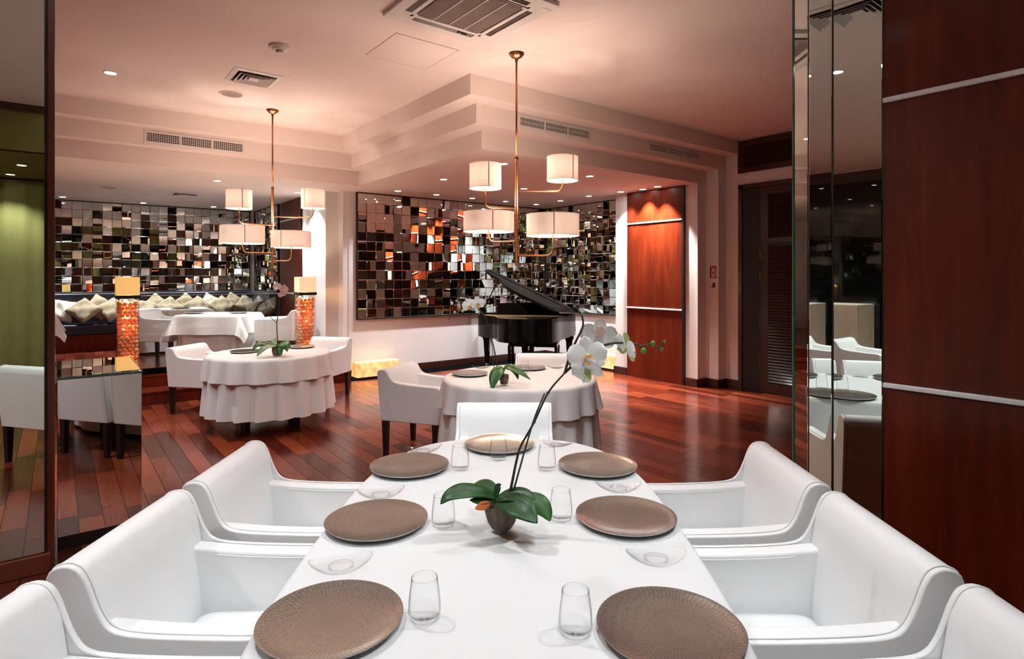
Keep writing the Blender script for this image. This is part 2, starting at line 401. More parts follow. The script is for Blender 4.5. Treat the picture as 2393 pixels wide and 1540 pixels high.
# ceilings and the three stepped fascias
struct('ceiling', MB().box(-5.6, 7.6, -.45, 12.8, ZC, ZC+.12), M['ceil'], 'pale pinkish main ceiling of the dining room')
def lsh(o, z0, z1):
    return MB().box(2.985+o, 7.6, 4.49+o, 12.7, z0, z1).box(-5.6, 2.985+o, 7.58+o, 12.7, z0, z1)
struct('trim_1', lsh(0, 3.21, ZC), M['ceil'], 'topmost stepped fascia between the two ceiling heights')
struct('trim_2', lsh(.2, 3.02, 3.21), M['ceil'], 'middle stepped fascia carrying the long air grilles')
struct('ceiling_alcove', lsh(.4, ZL, 3.02), M['ceil'], 'lower ceiling with many downlights over alcove and platform')
# walls
struct('wall_alcove_back', MB().box(3.5, 7.6, 8.6, 8.75, 0, ZL), M['wall'], 'white alcove wall behind the grand piano')
def plan(pts, z0, z1): return MB().prism(pts, z0, z1, lambda t, u, v: (u, v, t))
struct('wall_pier_left', plan([(3.6, 8.61), (3.414, 8.61), (3.414, 8.789), (3.214, 8.789), (3.214, 9.6), (3.145, 9.6), (3.145, 12.6), (3.6, 12.6)], 0, ZL), M['wall'], 'stepped white pier between alcove and platform')
struct('wall_alcove_right', MB().box(7.45, 7.6, 6.4, 8.6, 0, ZL), M['wall'], 'right white wall of the piano alcove')
struct('wall_pier_right', plan([(7.6, 6.41), (7.03, 6.41), (7.03, 4.895), (7.22, 4.895), (7.22, 4.695), (7.4, 4.695), (7.4, 1.4), (7.6, 1.4)], 0, ZC), M['wall'], 'stepped white pilaster and wall beside the dark door')
struct('wall_back', MB().box(-5.5, 3.2, 12.5, 12.65, 0, ZL), M['wall'], 'white wall behind the banquette')
struct('wall_entry', MB().box(4.55, 4.95, 1.30, 1.46, 0, ZC).box(5.9, 6.35, 1.30, 1.46, 0, ZC).box(7.1, 7.5, 1.30, 1.46, 0, ZC), M['wall'], 'white pilasters of the entrance bay wall')
struct('wall_entry_dark', MB().box(3.02, 7.5, 1.28, 1.44, 0, ZC), M['dark_wood'], 'dark panelled wall of the entrance bay')
struct('wall_right', MB().box(2.93, 3.05, -3.1, 1.45, 0, ZC), M['wall'], 'wall behind the near mahogany panelling')
struct('wall_left', MB().box(-5.6, -5.45, -3.1, 12.7, 0, ZC), M['dark_wood'], 'dark far side wall seen only in the mirrors')
struct('wall_rear', MB().box(-5.6, 3.05, -3.15, -3.0, 0, 3.0), M['dark_wood'], 'dark wall behind the camera seen only in the mirrors')
struct('ceiling_rear', MB().box(-5.6, 3.05, -3.1, -.45, 2.9, 3.0), M['olive'], 'lower olive ceiling behind the camera')
struct('trim_beam', MB().box(-5.6, 2.93, -.42, -.38, 3.32, ZC), M['dark_wood'], 'thin dark brown ceiling edge behind the camera')
struct('wall_bulkhead', MB().box(-5.6, 2.93, -.52, -.42, 2.9, ZC), M['olive'], 'olive bulkhead behind the camera')
# curtains and night windows of the unseen sides (they show in the mirrors)
def curtain(name, x0, x1, y, axis):
    def fn(u, v):
        t = x0+(x1-x0)*u; q = .010*math.sin(t*2*PI/.21)+.006*math.sin(t*23)
        return (t, y+q, .02+2.86*v) if axis == 'x' else (y+q, t, .02+3.3*v)
    return MB().grid(fn, int(abs(x1-x0)/.02), 1)
struct('window_1', MB().box(-5.44, -5.40, -2.9, 2.2, .1, 3.2), M['night'], 'tall dark night window on the far side')
struct('window_2', MB().box(-5.44, -5.40, 3.0, 8.2, .1, 3.2), M['night'], 'second tall dark night window on the far side')
struct('window_3', MB().box(-.05, 2.88, -2.98, -2.94, .1, 2.85), M['night'], 'dark night window behind the camera')
struct('window_4', MB().box(-5.3, -3.3, -2.98, -2.94, .1, 2.85), M['night'], 'dark night window in the rear corner')
tag(curtain('curtain', -3.3, -.07, -2.80, 'x').build('curtain', M['olive'], smooth=True), 'olive green pleated curtain behind the camera', 'curtain')
tag(curtain('curtain', 2.2, 3.0, -5.30, 'y').build('curtain', M['olive'], smooth=True), 'olive green curtain between two night windows', 'curtain')
tag(curtain('curtain', 5.6, 6.6, -5.30, 'y').build('curtain', M['olive'], smooth=True), 'olive green curtain drawn before the second night window', 'curtain')
tag(curtain('curtain', -1.2, -.2, -5.30, 'y').build('curtain', M['olive'], smooth=True), 'olive green curtain drawn before the first night window', 'curtain')
# baseboards
def bb(name, segs, label):
    m = MB()
    for s in segs: m.box(*s, 0, .115)
    struct(name, m, M['dark_wood'], label, bevel=.006)
bb('baseboard_alcove_back', [(3.6, 7.45, 8.575, 8.6)], 'dark wooden baseboard along the alcove wall')
bb('baseboard_alcove_right', [(7.425, 7.45, 6.43, 8.575)], 'dark wooden baseboard of the right alcove wall')
bb('baseboard_pier', [(7.005, 7.03, 6.17, 6.435), (7.005, 7.45, 6.41, 6.435)], 'dark wooden baseboard around the slim white pier')
bb('baseboard_pilaster', [(7.005, 7.03, 4.87, 5.09), (7.005, 7.22, 4.87, 4.895), (7.195, 7.22, 4.67, 4.87), (7.195, 7.4, 4.67, 4.695), (7.375, 7.4, 4.49, 4.67)], 'zigzag dark baseboard of the stepped pilaster')
bb('baseboard_pier_left', [(3.39, 3.6, 8.585, 8.61)], 'short dark baseboard at the stepped pier')

# mahogany wall panels with white metal strips
def wood_panel(name, label, x, y0, y1, zs, face=-1, tk=.03, top=ZL):
    t = thing(name, label, 'wall panel', (x, (y0+y1)/2, 0))
    h = (y1-y0)/2
    edges = [0]+zs+[top]
    for a, b in zip(edges[:-1], edges[1:]):
        MB().box(0, tk, -h, h, a+.012 if a else .0, b-.012).build('panel', M['panel'], t, bevel=.003)
    MB().box(.012, tk, -h, h, .0, top).build('backing', M['dark_wood'], t)
    for z in zs:
        MB().box(-.012, .02, -h, h, z-.011, z+.011).build('metal_strip', M['alu'], t, bevel=.004)
    return t
wp = wood_panel('mahogany_panel', 'orange lit mahogany wall panel with two white strips beside the alcove', 7.0, 5.13, 6.15, [1.059, 2.346])
MB().box(-.005, .03, -.545, -.511, 0, ZL-.003).build('edge_post', M['satin_black'], wp)
wood_panel('mahogany_panel', 'dark mahogany panelling with two white strips along the near right wall', 2.9, -3.0, 1.062, [1.066, 2.325], top=ZC)
wood_panel('mahogany_panel', 'brown mahogany wall panel behind the right standing lamp', 3.115, 9.66, 10.74, [1.25, 2.5])

# mirrored columns
t = thing('mirrored_column', 'narrow mirrored column of three tall strips beside the near mahogany wall', 'column', (2.9, 1.06, 0))
def strip(y0, y1, ang, mname):
    o = MB().box(0, .008, 0, y1-y0, 0, ZC-.002).build('mirror_strip', M[mname], t, bevel=.003); o.location = (0, y0-1.06, 0); o.rotation_euler = (0, 0, ang); return o
MB().box(.012, .03, 0, .332, 0, ZC-.002).build('core', M['satin_black'], t)
strip(1.066, 1.276, 0, 'mirror_green'); strip(1.281, 1.388, math.radians(2.5), 'mirror_green')
c3 = strip(1.394, 1.484, math.radians(-19), 'mirror_green')
MB().box(-.004, .018, .086, .096, 0, ZC-.002).build('glass_edge', M['green_edge'], c3)
for y in (1.0625, 1.2785, 1.391):
    MB().box(-.001, .004, y-1.06-.0025, y-1.06+.0025, 0, ZC-.002).build('joint', M['satin_black'], t)

t = thing('mirrored_column', 'wide mirrored column with brown wooden frame at the left edge', 'column', (0, 3.93, 0))
MB().box(-1.3, -.047, .02, .42, 0, ZC-.002).build('core', M['dark_wood'], t)
MB().box(-1.28, -.056, 0, .02, .105, ZC-.002).build('mirror_sheet', M['mirror_green'], t)
MB().box(-1.3, -.03, -.018, .03, 0, .10).build('plinth', M['post'], t, bevel=.006)
MB().box(-.056, -.047, -.003, .02, .10, ZC-.002).build('frame_edge', M['satin_black'], t)
MB().box(-.047, -.012, .02, .22, .0, ZC-.002).build('post', M['post'], t, bevel=.004)

# low mirrored pedestal
t = thing('mirrored_pedestal', 'waist high mirror clad pedestal with green edged glass top', 'pedestal', (0, 4.18, 0))
MB().box(.004, .396, .008, .80, .0, .965).build('core', M['satin_black'], t)
MB().box(-.003, .400, 0, .008, .075, .962).build('mirror_front', M['mirror'], t, bevel=.002)
MB().box(.396, .402, .01, .80, .075, .962).build('mirror_side', M['mirror'], t)
MB().box(-.005, .405, -.002, .81, .967, .975).build('glass_top', M['mirror'], t, bevel=.002)
MB().box(-.006, .406, -.004, -.002, .965, .976).build('glass_edge', M['green_edge'], t)
MB().box(.405, .407, -.004, .81, .965, .976).build('glass_edge', M['green_edge'], t)
MB().box(-.001, .399, .02, .78, .0, .07).build('plinth', M['black'], t)

# dark louvred door and the louvre grille above it
t = thing('door_1', 'tall dark brown louvred door beside the stepped pilaster', None, (7.4, 4.49, 0)); t['kind'] = 'structure'
MB().box(-.03, .0, -.055, 0, 0, 2.785).box(-.03, 0, -1.75, 0, 2.73, 2.785).build('door_frame', M['dark_wood'], t)
MB().box(-.012, -.002, -1.72, -.055, 0, 2.73).build('door_recess', M['black'], t)
lf = MB().box(-.03, -.012, -.43, -.33, 0, 2.72).box(-.03, -.012, -1.7, -1.6, 0, 2.72).box(-.03, -.012, -1.6, -.43, 2.62, 2.72).box(-.03, -.012, -1.6, -.43, 1.98, 2.04).box(-.03, -.012, -1.6, -.43, 0, .14).build('door_leaf', M['door'], t)
slat = MB().box(-.012, .012, -.585, .585, -.016, .016).mesh('slat', M['door'])
z = .165
while z < 2.6:
    if not 1.95 < z < 2.07:
        o = bpy.data.objects.new('slat', slat); C.objects.link(o); o.parent = t; o.location = (-.018, -1.015, z); o.rotation_euler = (0, math.radians(32), 0)
    z += .039
for z in (.42, .95, 1.55, 1.83): MB().tube([(-.034, -.325, z-.045), (-.034, -.325, z+.045)], .008).build('hinge', M['brass'], t)
t = thing('louvre_grille', 'dark brown louvre grille above the door', 'grille', (7.4, 4.50, 2.945))
MB().box(-.025, 0, -1.5, 0, 0, .075).box(-.025, 0, -1.5, 0, .36, .44).box(-.025, 0, -.09, 0, .075, .36).box(-.025, 0, -1.5, -1.4, .075, .36).build('frame', M['dark_wood'], t, bevel=.003)
MB().box(-.004, 0, -1.4, -.09, .07, .36).build('backing', M['black'], t)
sl2 = MB().box(-.010, .010, -.655, .655, -.004, .004).mesh('slat', M['dark_wood'])
for k in range(11):
    o = bpy.data.objects.new('slat', sl2); C.objects.link(o); o.parent = t; o.location = (-.012, -.745, .092+.0255*k); o.rotation_euler = (0, math.radians(35), 0)

# fire extinguisher sign and the hook below it
t = thing('extinguisher_sign', 'small red fire extinguisher sign on the pilaster', 'sign', (7.22, 4.775, 1.515))
MB().box(-.004, 0, -.052, .052, 0, .168).build('board', M['red'], t, bevel=.003)
def flat(pts, name): return MB().prism([(y, z_) for y, z_ in pts], -.0055, -.004, lambda s, u, v: (s, u, v)).build(name, M['sign_white'], t)
flat([(-.030, .012), (.026, .012), (.026, .105), (.016, .125), (-.020, .125), (-.030, .105)], 'extinguisher_body')
flat([(-.012, .125), (.008, .125), (.036, .142), (.036, .150), (.004, .138), (-.012, .142)], 'lever')
flat([(.010, .152), (.040, .156), (.040, .149), (.010, .146)], 'lever')
flat([(-.012, .142), (.0, .150), (-.03, .150), (-.046, .130), (-.049, .030), (-.042, .030), (-.040, .125), (-.028, .142)], 'hose')
MB().box(-.0065, -.0055, -.018, .014, .065, .085).build('label_mark', M['red'], t)
MB().box(-.0065, -.0055, -.022, .018, .045, .050).build('label_mark', M['red'], t)
t = thing('wall_hook', 'small brown metal hook under the red sign', 'hook', (7.22, 4.765, 1.385))
MB().box(-.012, 0, -.02, .016, 0, .062).build('plate', M['brown_metal'], t, bevel=.002)
MB().tube(crom([(-.012, .016, .01), (-.03, .022, .002), (-.045, .03, .006), (-.048, .034, .018)]), .004).build('prong', M['brown_metal'], t)

# ---------------------------------------------------------------- ceiling fittings
def downlight(label, x, y, z, kind, spot=62, blend=.55, color=(1, .93, .85), r=.045, group=None, energy=None, aim=None):
    t = thing('downlight', label, 'downlight', (x, y, z), 0, group)
    MB().lathe([(r+.012, .0), (r+.012, -.004), (r+.004, -.006), (r, -.001), (r, .0)], 20).build('trim_ring', M['white'], t, smooth=True)
    MB().lathe([(.0005, -.002), (r, -.002)], 20).build('lamp_lens', M['spot_disc'], t)
    light('SPOT', 'lamp', (0, 0, -.012), energy or POWER[kind], color, t, .04, spot, blend, aim=None if aim is None else Vector(aim)-Vector((x, y, z)))
    return t
G1 = 'downlights of the piano alcove'
warm, cool = (1, .90, .80), (.985, .99, 1)
rows = [('back row', 8.10, [(4.07, 'first'), (4.74, 'second'), (5.42, 'third'), (6.11, 'fourth'), (6.80, 'fifth')]),
        ('middle row', 6.75, [(4.06, 'left'), (5.43, 'middle'), (6.77, 'right')]),
        ('front row', 5.39, [(4.04, 'left'), (5.42, 'right')])]
for rn, y, xs in rows:
    for x, nm in xs:
        e = POWER['alcove']*(.8 if rn == 'back row' else .8)
        downlight(f'{nm} recessed downlight in the {rn} of the alcove ceiling, counted from the left', x, y, ZL, 'alcove', 95 if rn != 'back row' else 100, .7, cool, group=G1, energy=e)
downlight('recessed downlight in the alcove ceiling near the back right corner', 6.80, 7.46, ZL, 'alcove', 100, .7, cool, group=G1)
downlight('recessed downlight above the slim white pier', 6.80, 6.10, ZL, 'alcove', 90, .7, cool, group=G1)
downlight('recessed downlight close above the orange mahogany panel, left one', 6.86, 5.72, ZL, 'alcove', 80, .6, warm, group=G1, energy=POWER['alcove']*2.5)
downlight('recessed downlight close above the orange mahogany panel, right one', 6.82, 5.42, ZL, 'alcove', 80, .6, warm, group=G1, energy=POWER['alcove']*2.5)
G2 = 'downlights over the platform'
for x, y, lb in ((1.70, 8.71, 'recessed downlight over the platform edge left of the hanging lamp'), (.06, 12.04, 'leftmost recessed downlight along the banquette mirror'),
                 (1.19, 12.17, 'second recessed downlight along the banquette mirror'), (2.29, 12.05, 'third recessed downlight along the banquette mirror'),
                 (2.93, 9.20, 'recessed downlight close to the bright white pier')):
    downlight(lb, x, y, ZL, 'booth', 100, .7, cool, group=G2)
G3 = 'downlights of the main ceiling'
downlight('lone recessed downlight in the main ceiling below the light patches', .38, 6.49, ZC, 'main', 90, .7, cool, group=G3)
cold = (.93, .97, 1)
TA = P(-.03, 1.75, .6)
TL = [(.19, 2.43, 'left of the long table', 78, P(.8, 1.75, .45), 2.2), (.30, 4.46, 'before the mirrored pedestal', 80, None, .9), (1.97, 2.25, 'over the far end of the long table', 84, None, .9),
      (1.25, 1.05, 'over the middle of the long table', 84, None, .3), (.62, .35, 'above the near end of the long table', 84, None, .6), (2.25, .45, 'added as fill before the near mahogany wall, turned to the table', 70, P(-.85, 1.75, .45), 2.2),  # last entry: unseen lamp added to brighten the left row of chairs
      (.15, -.2, 'added as fill just behind the camera, turned to the table', 76, P(.05, 1.9, .5), 1.5),  # unseen lamp added as fill from the camera side
      (.75, 1.75, 'added out of view as fill for the middle round table', 44, P(0, 4.7, .45), 3.2), (.05, 3.2, 'added out of view as fill for the left round table', 44, P(-2.6, 6.3, .45), 3.0)]  # both lamps added out of view to brighten cloths and slipcovers
for x, y, lb, sp, am, k in TL:
    downlight('added recessed fill downlight '+lb, x, y, ZC, 'table', sp, .6, cold, group=G3, energy=POWER['table']*k, aim=am)
for x, y, lb in ((-1.7, 2.6, 'over the side table out of view'), (-3.4, 1.4, 'over the far side of the room out of view'), (-3.4, 5.0, 'beyond the wide mirrored column'), (-1.4, 6.3, 'behind the wide mirrored column')):  # unseen lamps added to brighten the side ceiling that the mirrors show
    downlight('added recessed fill downlight '+lb, x, y, ZC, 'main', 100, .7, cool, group=G3, energy=230)
for x, y, lb in ((-.35, -1.5, 'in the lower olive ceiling'), (-.5, -2.45, 'close before the olive curtain'), (-1.9, -2.45, 'farther along the olive curtain'), (-4.6, 2.6, 'before the curtain of the far side'), (-4.6, 6.1, 'before the second curtain of the far side')):
    downlight('added recessed fill downlight '+lb, x, y, 2.9 if y < 0 else ZC, 'main', 100, .7, cool, group='downlights behind the camera', energy=95)

def square_diffuser(label, x, y, z, hw=.21):
    t = thing('air_diffuser', label, 'air vent', (x, y, z))
    MB().box(-hw*.8, hw*.8, -hw*.8, hw*.8, -.002, 0).build('dark_throat', M['black'], t)
    def ring(a, b, z0, z1, name):
        m = MB(); v = [(-a, -a, z0), (a, -a, z0), (a, a, z0), (-a, a, z0), (-b, -b, z1), (b, -b, z1), (b, b, z1), (-b, b, z1)]
        m.add(v, [(0, 1, 5, 4), (1, 2, 6, 5), (2, 3, 7, 6), (3, 0, 4, 7)]); m.build(name, M['white'], t, solid=.002)
    ring(hw, hw*.80, -.004, -.012, 'frame')
    for k, q in enumerate((.72, .55, .38)):
        ring(hw*q, hw*(q-.12), -.026, -.006, 'blade')
    MB().box(-hw*.2, hw*.2, -hw*.2, hw*.2, -.02, -.016).build('centre_plate', M['white'], t)
square_diffuser('square ceiling air diffuser beside the round speaker', 1.452, 5.838, ZC)
square_diffuser('square air diffuser in the lower ceiling over the platform', 1.584, 10.485, ZL, .2)
square_diffuser('square air diffuser over the long table seen in the right mirror', 1.37, 1.78, ZC)
for x, y, z, lb in ((1.403, 6.5, ZC, 'round ceiling speaker beside the square diffuser'), (.585, 10.346, ZL, 'round ceiling speaker over the platform')):
    t = thing('ceiling_speaker', lb, 'speaker', (x, y, z))
    MB().lathe([(.115, 0), (.115, -.006), (.105, -.009), (.1, -.004)], 32).build('rim', M['white'], t, smooth=True)
    MB().lathe([(.0005, -.003), (.1, -.004)], 32).build('mesh_grille', mat('speaker_mesh', (.30, .24, .20), .7), t)
t = thing('smoke_detector', 'white smoke detector on the main ceiling', 'smoke detector', (1.416, 4.906, ZC))
MB().lathe([(.08, 0), (.08, -.012), (.072, -.02), (.06, -.022)], 28).build('base', M['white'], t, smooth=True)
MB().lathe([(.062, -.02), (.055, -.032), (.035, -.036), (.03, -.036)], 28).build('body', M['white'], t, smooth=True)
MB().lathe([(.03, -.034), (.028, -.052), (.0005, -.056)], 20).build('sensor_cap', M['white'], t, smooth=True)
MB().lathe([(.0295, -.040), (.0295, -.044)], 20).build('slot', M['black'], t)

# ceiling cassette air conditioner
t = thing('air_conditioner', 'white square air conditioner cassette in the main ceiling', 'air conditioner', (2.25, 3.40, ZC))
h = .44
m = MB()
for (a, b, c, d) in ((-h, h, .36, h), (-h, h, -h, -.36), (-h, -.36, -.36, .36), (.36, h, -.36, .36), (-.30, .30, -.30, -.28)): m.box(a, b, c, d, -.028, 0)
for (a, b, c, d) in ((-.30, .30, .275, .31), (-.30, .30, -.31, -.275), (-.31, -.275, -.31, .31), (.275, .31, -.31, .31)): m.box(a, b, c, d, -.028, 0)
m.build('panel', M['white'], t, bevel=.004)
mb = MB().box(-.36, .36, -.36, .36, -.004, 0); mb.build('dark_duct', M['black'], t)
for k in range(4):
    o = MB().box(-.25, .25, -.022, .022, -.003, .003).build('louvre_flap', mat('flap_brown', (.10, .07, .06), .5), t); a = k*PI/2
    o.location = (.335*math.sin(a), .335*math.cos(a), -.020); o.rotation_euler = (math.radians(-25 if k % 2 == 0 else 20), 0, -a)
for sx in (-1, 1):
    for sy in (-1, 1): MB().box(*sorted((sx*.255, sx*.37)), *sorted((sy*.255, sy*.37)), -.027, -.004).build('corner_plate', M['white'], t)
g = MB()
for k in range(46): g.box(-.26, .26, -.262+k*.0115, -.262+k*.0115+.006, -.026, -.016)
g = g.build('intake_slats', mat('intake_grey', (.36, .27, .24), .6), t); g['kind'] = 'stuff'
MB().box(-.265, .265, -.265, .265, -.014, -.010).build('filter', mat('filter_dark', (.12, .09, .085), .9), t)
for x in (-.13, 0, .13): MB().box(x-.004, x+.004, -.265, .265, -.030, -.020).build('grille_bar', M['white'], t)
MB().box(.12, .2, .332, .345, -.030, -.026).build('sensor_window', M['satin_black'], t)
MB().box(.135, .141, .337, .342, -.031, -.029).build('indicator_light', M['led'], t)
# access hatch
t = thing('access_hatch', 'flush square access hatch in the main ceiling', 'hatch', (2.325, 4.375, ZC))
MB().box(-.285, .285, -.285, .285, -.0012, 0).build('shadow_gap', mat('gap_brown', (.25, .14, .10), .9), t)
MB().box(-.280, .280, -.280, .280, -.0018, -.0005).build('hatch_door', M['ceil'], t)
t = thing('slot_diffuser', 'thin dark slot in the lower ceiling over the platform', 'air vent', (2.35, 10.2, ZL))
MB().box(-.45, .45, -.014, .014, -.003, 0).build('slot', M['black'], t); MB().box(-.47, .47, .014, .022, -.005, 0).box(-.47, .47, -.022, -.014, -.005, 0).build('rim', M['white'], t)

# long air grilles in the middle fascia
def duct(label, x0, x1, y, z0, z1, secs, coarse):
    t = thing('duct_grille', label, 'air grille', (x0, y, z0)); W_, H_ = x1-x0, z1-z0; b = .028
    MB().box(0, W_, -.006, 0, 0, b).box(0, W_, -.006, 0, H_-b, H_).box(0, b, -.006, 0, b, H_-b).box(W_-b, W_, -.006, 0, b, H_-b).build('frame', M['white'], t, bevel=.002)
    MB().box(b, W_-b, -.001, 0, b, H_-b).build('dark_back', M['black'], t)
    n = secs; w_ = (W_-2*b)/n
    for k in range(1, n): MB().box(b+k*w_-.008, b+k*w_+.008, -.006, 0, b, H_-b).build('divider', M['white'], t)
    for k in range(n):
        g_ = MB(); x = b+k*w_+.01
        while x < b+(k+1)*w_-.008:
            g_.box(x, x+(.0045 if coarse else .0055), -.005, -.001, b, H_-b); x += .022 if coarse else .018
        for j in range(1, 5 if coarse else 2):
            z_ = b+(H_-2*b)*j/(5 if coarse else 2); g_.box(b+k*w_, b+(k+1)*w_, -.004, -.001, z_-.002, z_+.002)
        o = g_.build('grid_bars', M['white'], t); o['kind'] = 'stuff'
duct('long three part air grille in the fascia over the left round table', .767, 1.83, 7.78, 3.045, 3.193, 3, True)
duct('long air grille in the fascia right of the hanging lamp rod', 3.698, 4.737, 4.69, 3.054, 3.19, 3, False)
duct('long air grille in the fascia towards the dark door', 5.735, 6.789, 4.69, 3.07, 3.195, 3, False)
# ================================================================= MIRROR MOSAICS
TP = .1485
def tile_mesh(p, pz):
    a, b, k = p/2-.0012, p/2-.006, (pz/2-.0012)/(p/2-.0012)
    v = [(-a, 0, -a), (a, 0, -a), (a, 0, a), (-a, 0, a), (-a, -.005, -a), (a, -.005, -a), (a, -.005, a), (-a, -.005, a), (-b, -.008, -b), (b, -.008, -b), (b, -.008, b), (-b, -.008, b)]
    f = [(3, 2, 1, 0), (0, 1, 5, 4), (1, 2, 6, 5), (2, 3, 7, 6), (3, 0, 4, 7), (4, 5, 9, 8), (5, 6, 10, 9), (6, 7, 11, 10), (7, 4, 8, 11), (8, 9, 10, 11)]
    return MB().add([(x, y, z*k) for x, y, z in v], f).mesh('mirror_tile', M['mirror'])
def mosaic(label, loc, rz, cols, rows_, pitch, spread, seed, pz=None):
    pz = pz or pitch
    t = thing('mosaic_mirror', label, 'mirror', loc, rz); rng = random.Random(seed)
    W_, H_ = cols*pitch, rows_*pz; me = tile_mesh(pitch, pz); e = .014
    MB().box(-e, W_+e, -.012, 0, -e, H_+e).build('backing_board', M['black'], t)
    for nm, b in (('frame_rail', (-e, W_+e, -.045, -.012, -e, 0)), ('frame_rail', (-e, W_+e, -.045, -.012, H_, H_+e)), ('frame_rail', (-e, 0, -.045, -.012, 0, H_)), ('frame_rail', (W_, W_+e, -.045, -.012, 0, H_))):
        MB().box(*b).build(nm, M['satin_black'], t)
    for j in range(rows_):
        for i in range(cols):
            o = bpy.data.objects.new('mirror_tile', me); C.objects.link(o); o.parent = t
            o.location = ((i+.5)*pitch, -.024, (j+.5)*pz)
            o.rotation_euler = (math.radians(max(-6, min(6, rng.gauss(0, spread*.75)))), 0, math.radians(max(-8, min(8, rng.gauss(0, spread)))))
    return t
mosaic('large mosaic of tilted mirror tiles on the alcove wall behind the piano', (3.628, 8.6, .888), 0, 25, 13, .1506, 4.4, 11, TP)
mosaic('mosaic of tilted mirror tiles on the right alcove wall', (7.45, 8.54, .888), -PI/2, 14, 13, TP, 4.0, 12)
mosaic('wide mosaic of mirror tiles above the navy banquette', (-.80, 12.5, 1.262), 0, 27, 11, .1415, 4.0, 13)
mosaic('narrow mosaic of mirror tiles on the side wall at the banquette end', (3.145, 12.43, 1.262), -PI/2, 11, 11, .1415, 4.0, 14)

# ================================================================= BANQUETTE AND CUSHIONS
t = thing('banquette', 'long navy leather banquette on a mahogany base under the mosaic mirror', 'banquette', (.5, 11.8, ZP))
MB().box(-2.4, 2.60, .02, .62, 0, .27).build('base', M['panel'], t, bevel=.004)
MB().box(-2.4, 2.60, 0, .52, .27, .445).build('seat', M['navy'], t, smooth=True, bevel=.03, seg=3)
MB().box(-2.4, 2.60, .44, .64, .40, .94).build('backrest', M['navy'], t, smooth=True, bevel=.03, seg=3)
MB().box(2.06, 2.60, -1.02, .02, 0, .27).build('base', M['panel'], t, bevel=.004)
MB().box(2.04, 2.60, -1.03, .0, .27, .445).build('seat', M['navy'], t, smooth=True, bevel=.03, seg=3)
MB().box(2.44, 2.62, -1.03, .44, .40, .94).build('backrest', M['navy'], t, smooth=True, bevel=.03, seg=3)
def cushion_mesh(mname, seed):
    rng = random.Random(seed); s = .20; ph = [rng.random()*6 for _ in range(4)]
    def side(sg):
        def fn(u, v):
            a, b = u*2-1, v*2-1
            k = max(0, (1-a**4)*(1-b**4))**.55
            pinch = 1-.10*(1-abs(a)**2)*abs(b)**3
            pinch2 = 1-.10*(1-abs(b)**2)*abs(a)**3
            wob = .018*k*(math.sin(5*a+ph[0])*math.sin(4*b+ph[1])+.6*math.sin(9*a+7*b+ph[2]))
            return (a*s*pinch2, sg*(.075*k)+wob, b*s*pinch)
        return fn
    m = MB().grid(side(1), 14, 14).grid(side(-1), 14, 14)
    me = m.mesh('cushion', M[mname], True); b = bmesh.new(); b.from_mesh(me); bmesh.ops.remove_doubles(b, verts=b.verts, dist=.0008); bmesh.ops.recalc_face_normals(b, faces=b.faces); b.to_mesh(me); b.free()
    return me
CU = [(142, 'offwhite', 12, 'off-white cushion half hidden behind the mirrored column'), (196, 'beige', 42, 'pointed beige cushion next to the leftmost off-white one'), (233, 'beige', 38, 'beige cushion second from the left standing lamp'),
      (262, 'beige', 47, 'beige cushion touching the left standing lamp on its left'), (300, 'beige', 30, 'beige cushion behind the left standing lamp'), (334, 'beige', 15, 'beige cushion just right of the left standing lamp'), (364, 'beige', 40, 'tall pointed beige cushion left of the rear table'),
      (396, 'beige', 52, 'beige cushion peeking over the left corner of the rear table'), (433, 'beige', 44, 'beige cushion behind the plates of the rear table'), (462, 'beige', 50, 'low beige cushion peeking between two larger ones'),
      (492, 'offwhite', 30, 'off-white cushion leaning at the right of the rear table'), (518, 'beige', 45, 'beige cushion just right of the right off-white one'), (547, 'beige', 36, 'beige cushion third from the right end of the banquette'),
      (578, 'beige', 41, 'beige cushion next to the grey-brown ones'), (601, 'greybeige', 20, 'grey-brown satin cushion left of the last one'), (623, 'greybeige', 38, 'grey-brown satin cushion at the right end of the banquette')]
cm = {}
for i, (px, mn, ang, lb) in enumerate(CU):
    key = (mn, i % 3)
    if key not in cm: cm[key] = cushion_mesh(mn, i)
    lean = (30, 42)[i % 2]
    Y = (12.05, 11.93)[i % 2]; r = (px-CX)/FX; rx, ry = FW[0]+RT[0]*r, FW[1]+RT[1]*r
    o = bpy.data.objects.new('cushion', cm[key]); C.objects.link(o); tag(o, lb, 'cushion', 'cushions along the banquette')
    a = math.radians(ang); ext = .20*(abs(math.cos(a))+abs(math.sin(a)))*.93
    side = px > 590
    if side: Y = ry*2.86/rx
    o.location = (rx*Y/ry, Y, ZP+.445+ext*math.cos(math.radians(lean))+.03)
    o.rotation_euler = (Matrix.Rotation(math.radians(random.uniform(-14, 14)-(75 if side else 0)), 3, 'Z') @ Matrix.Rotation(math.radians(-lean), 3, 'X') @ Matrix.Rotation(a, 3, 'Y')).to_euler()

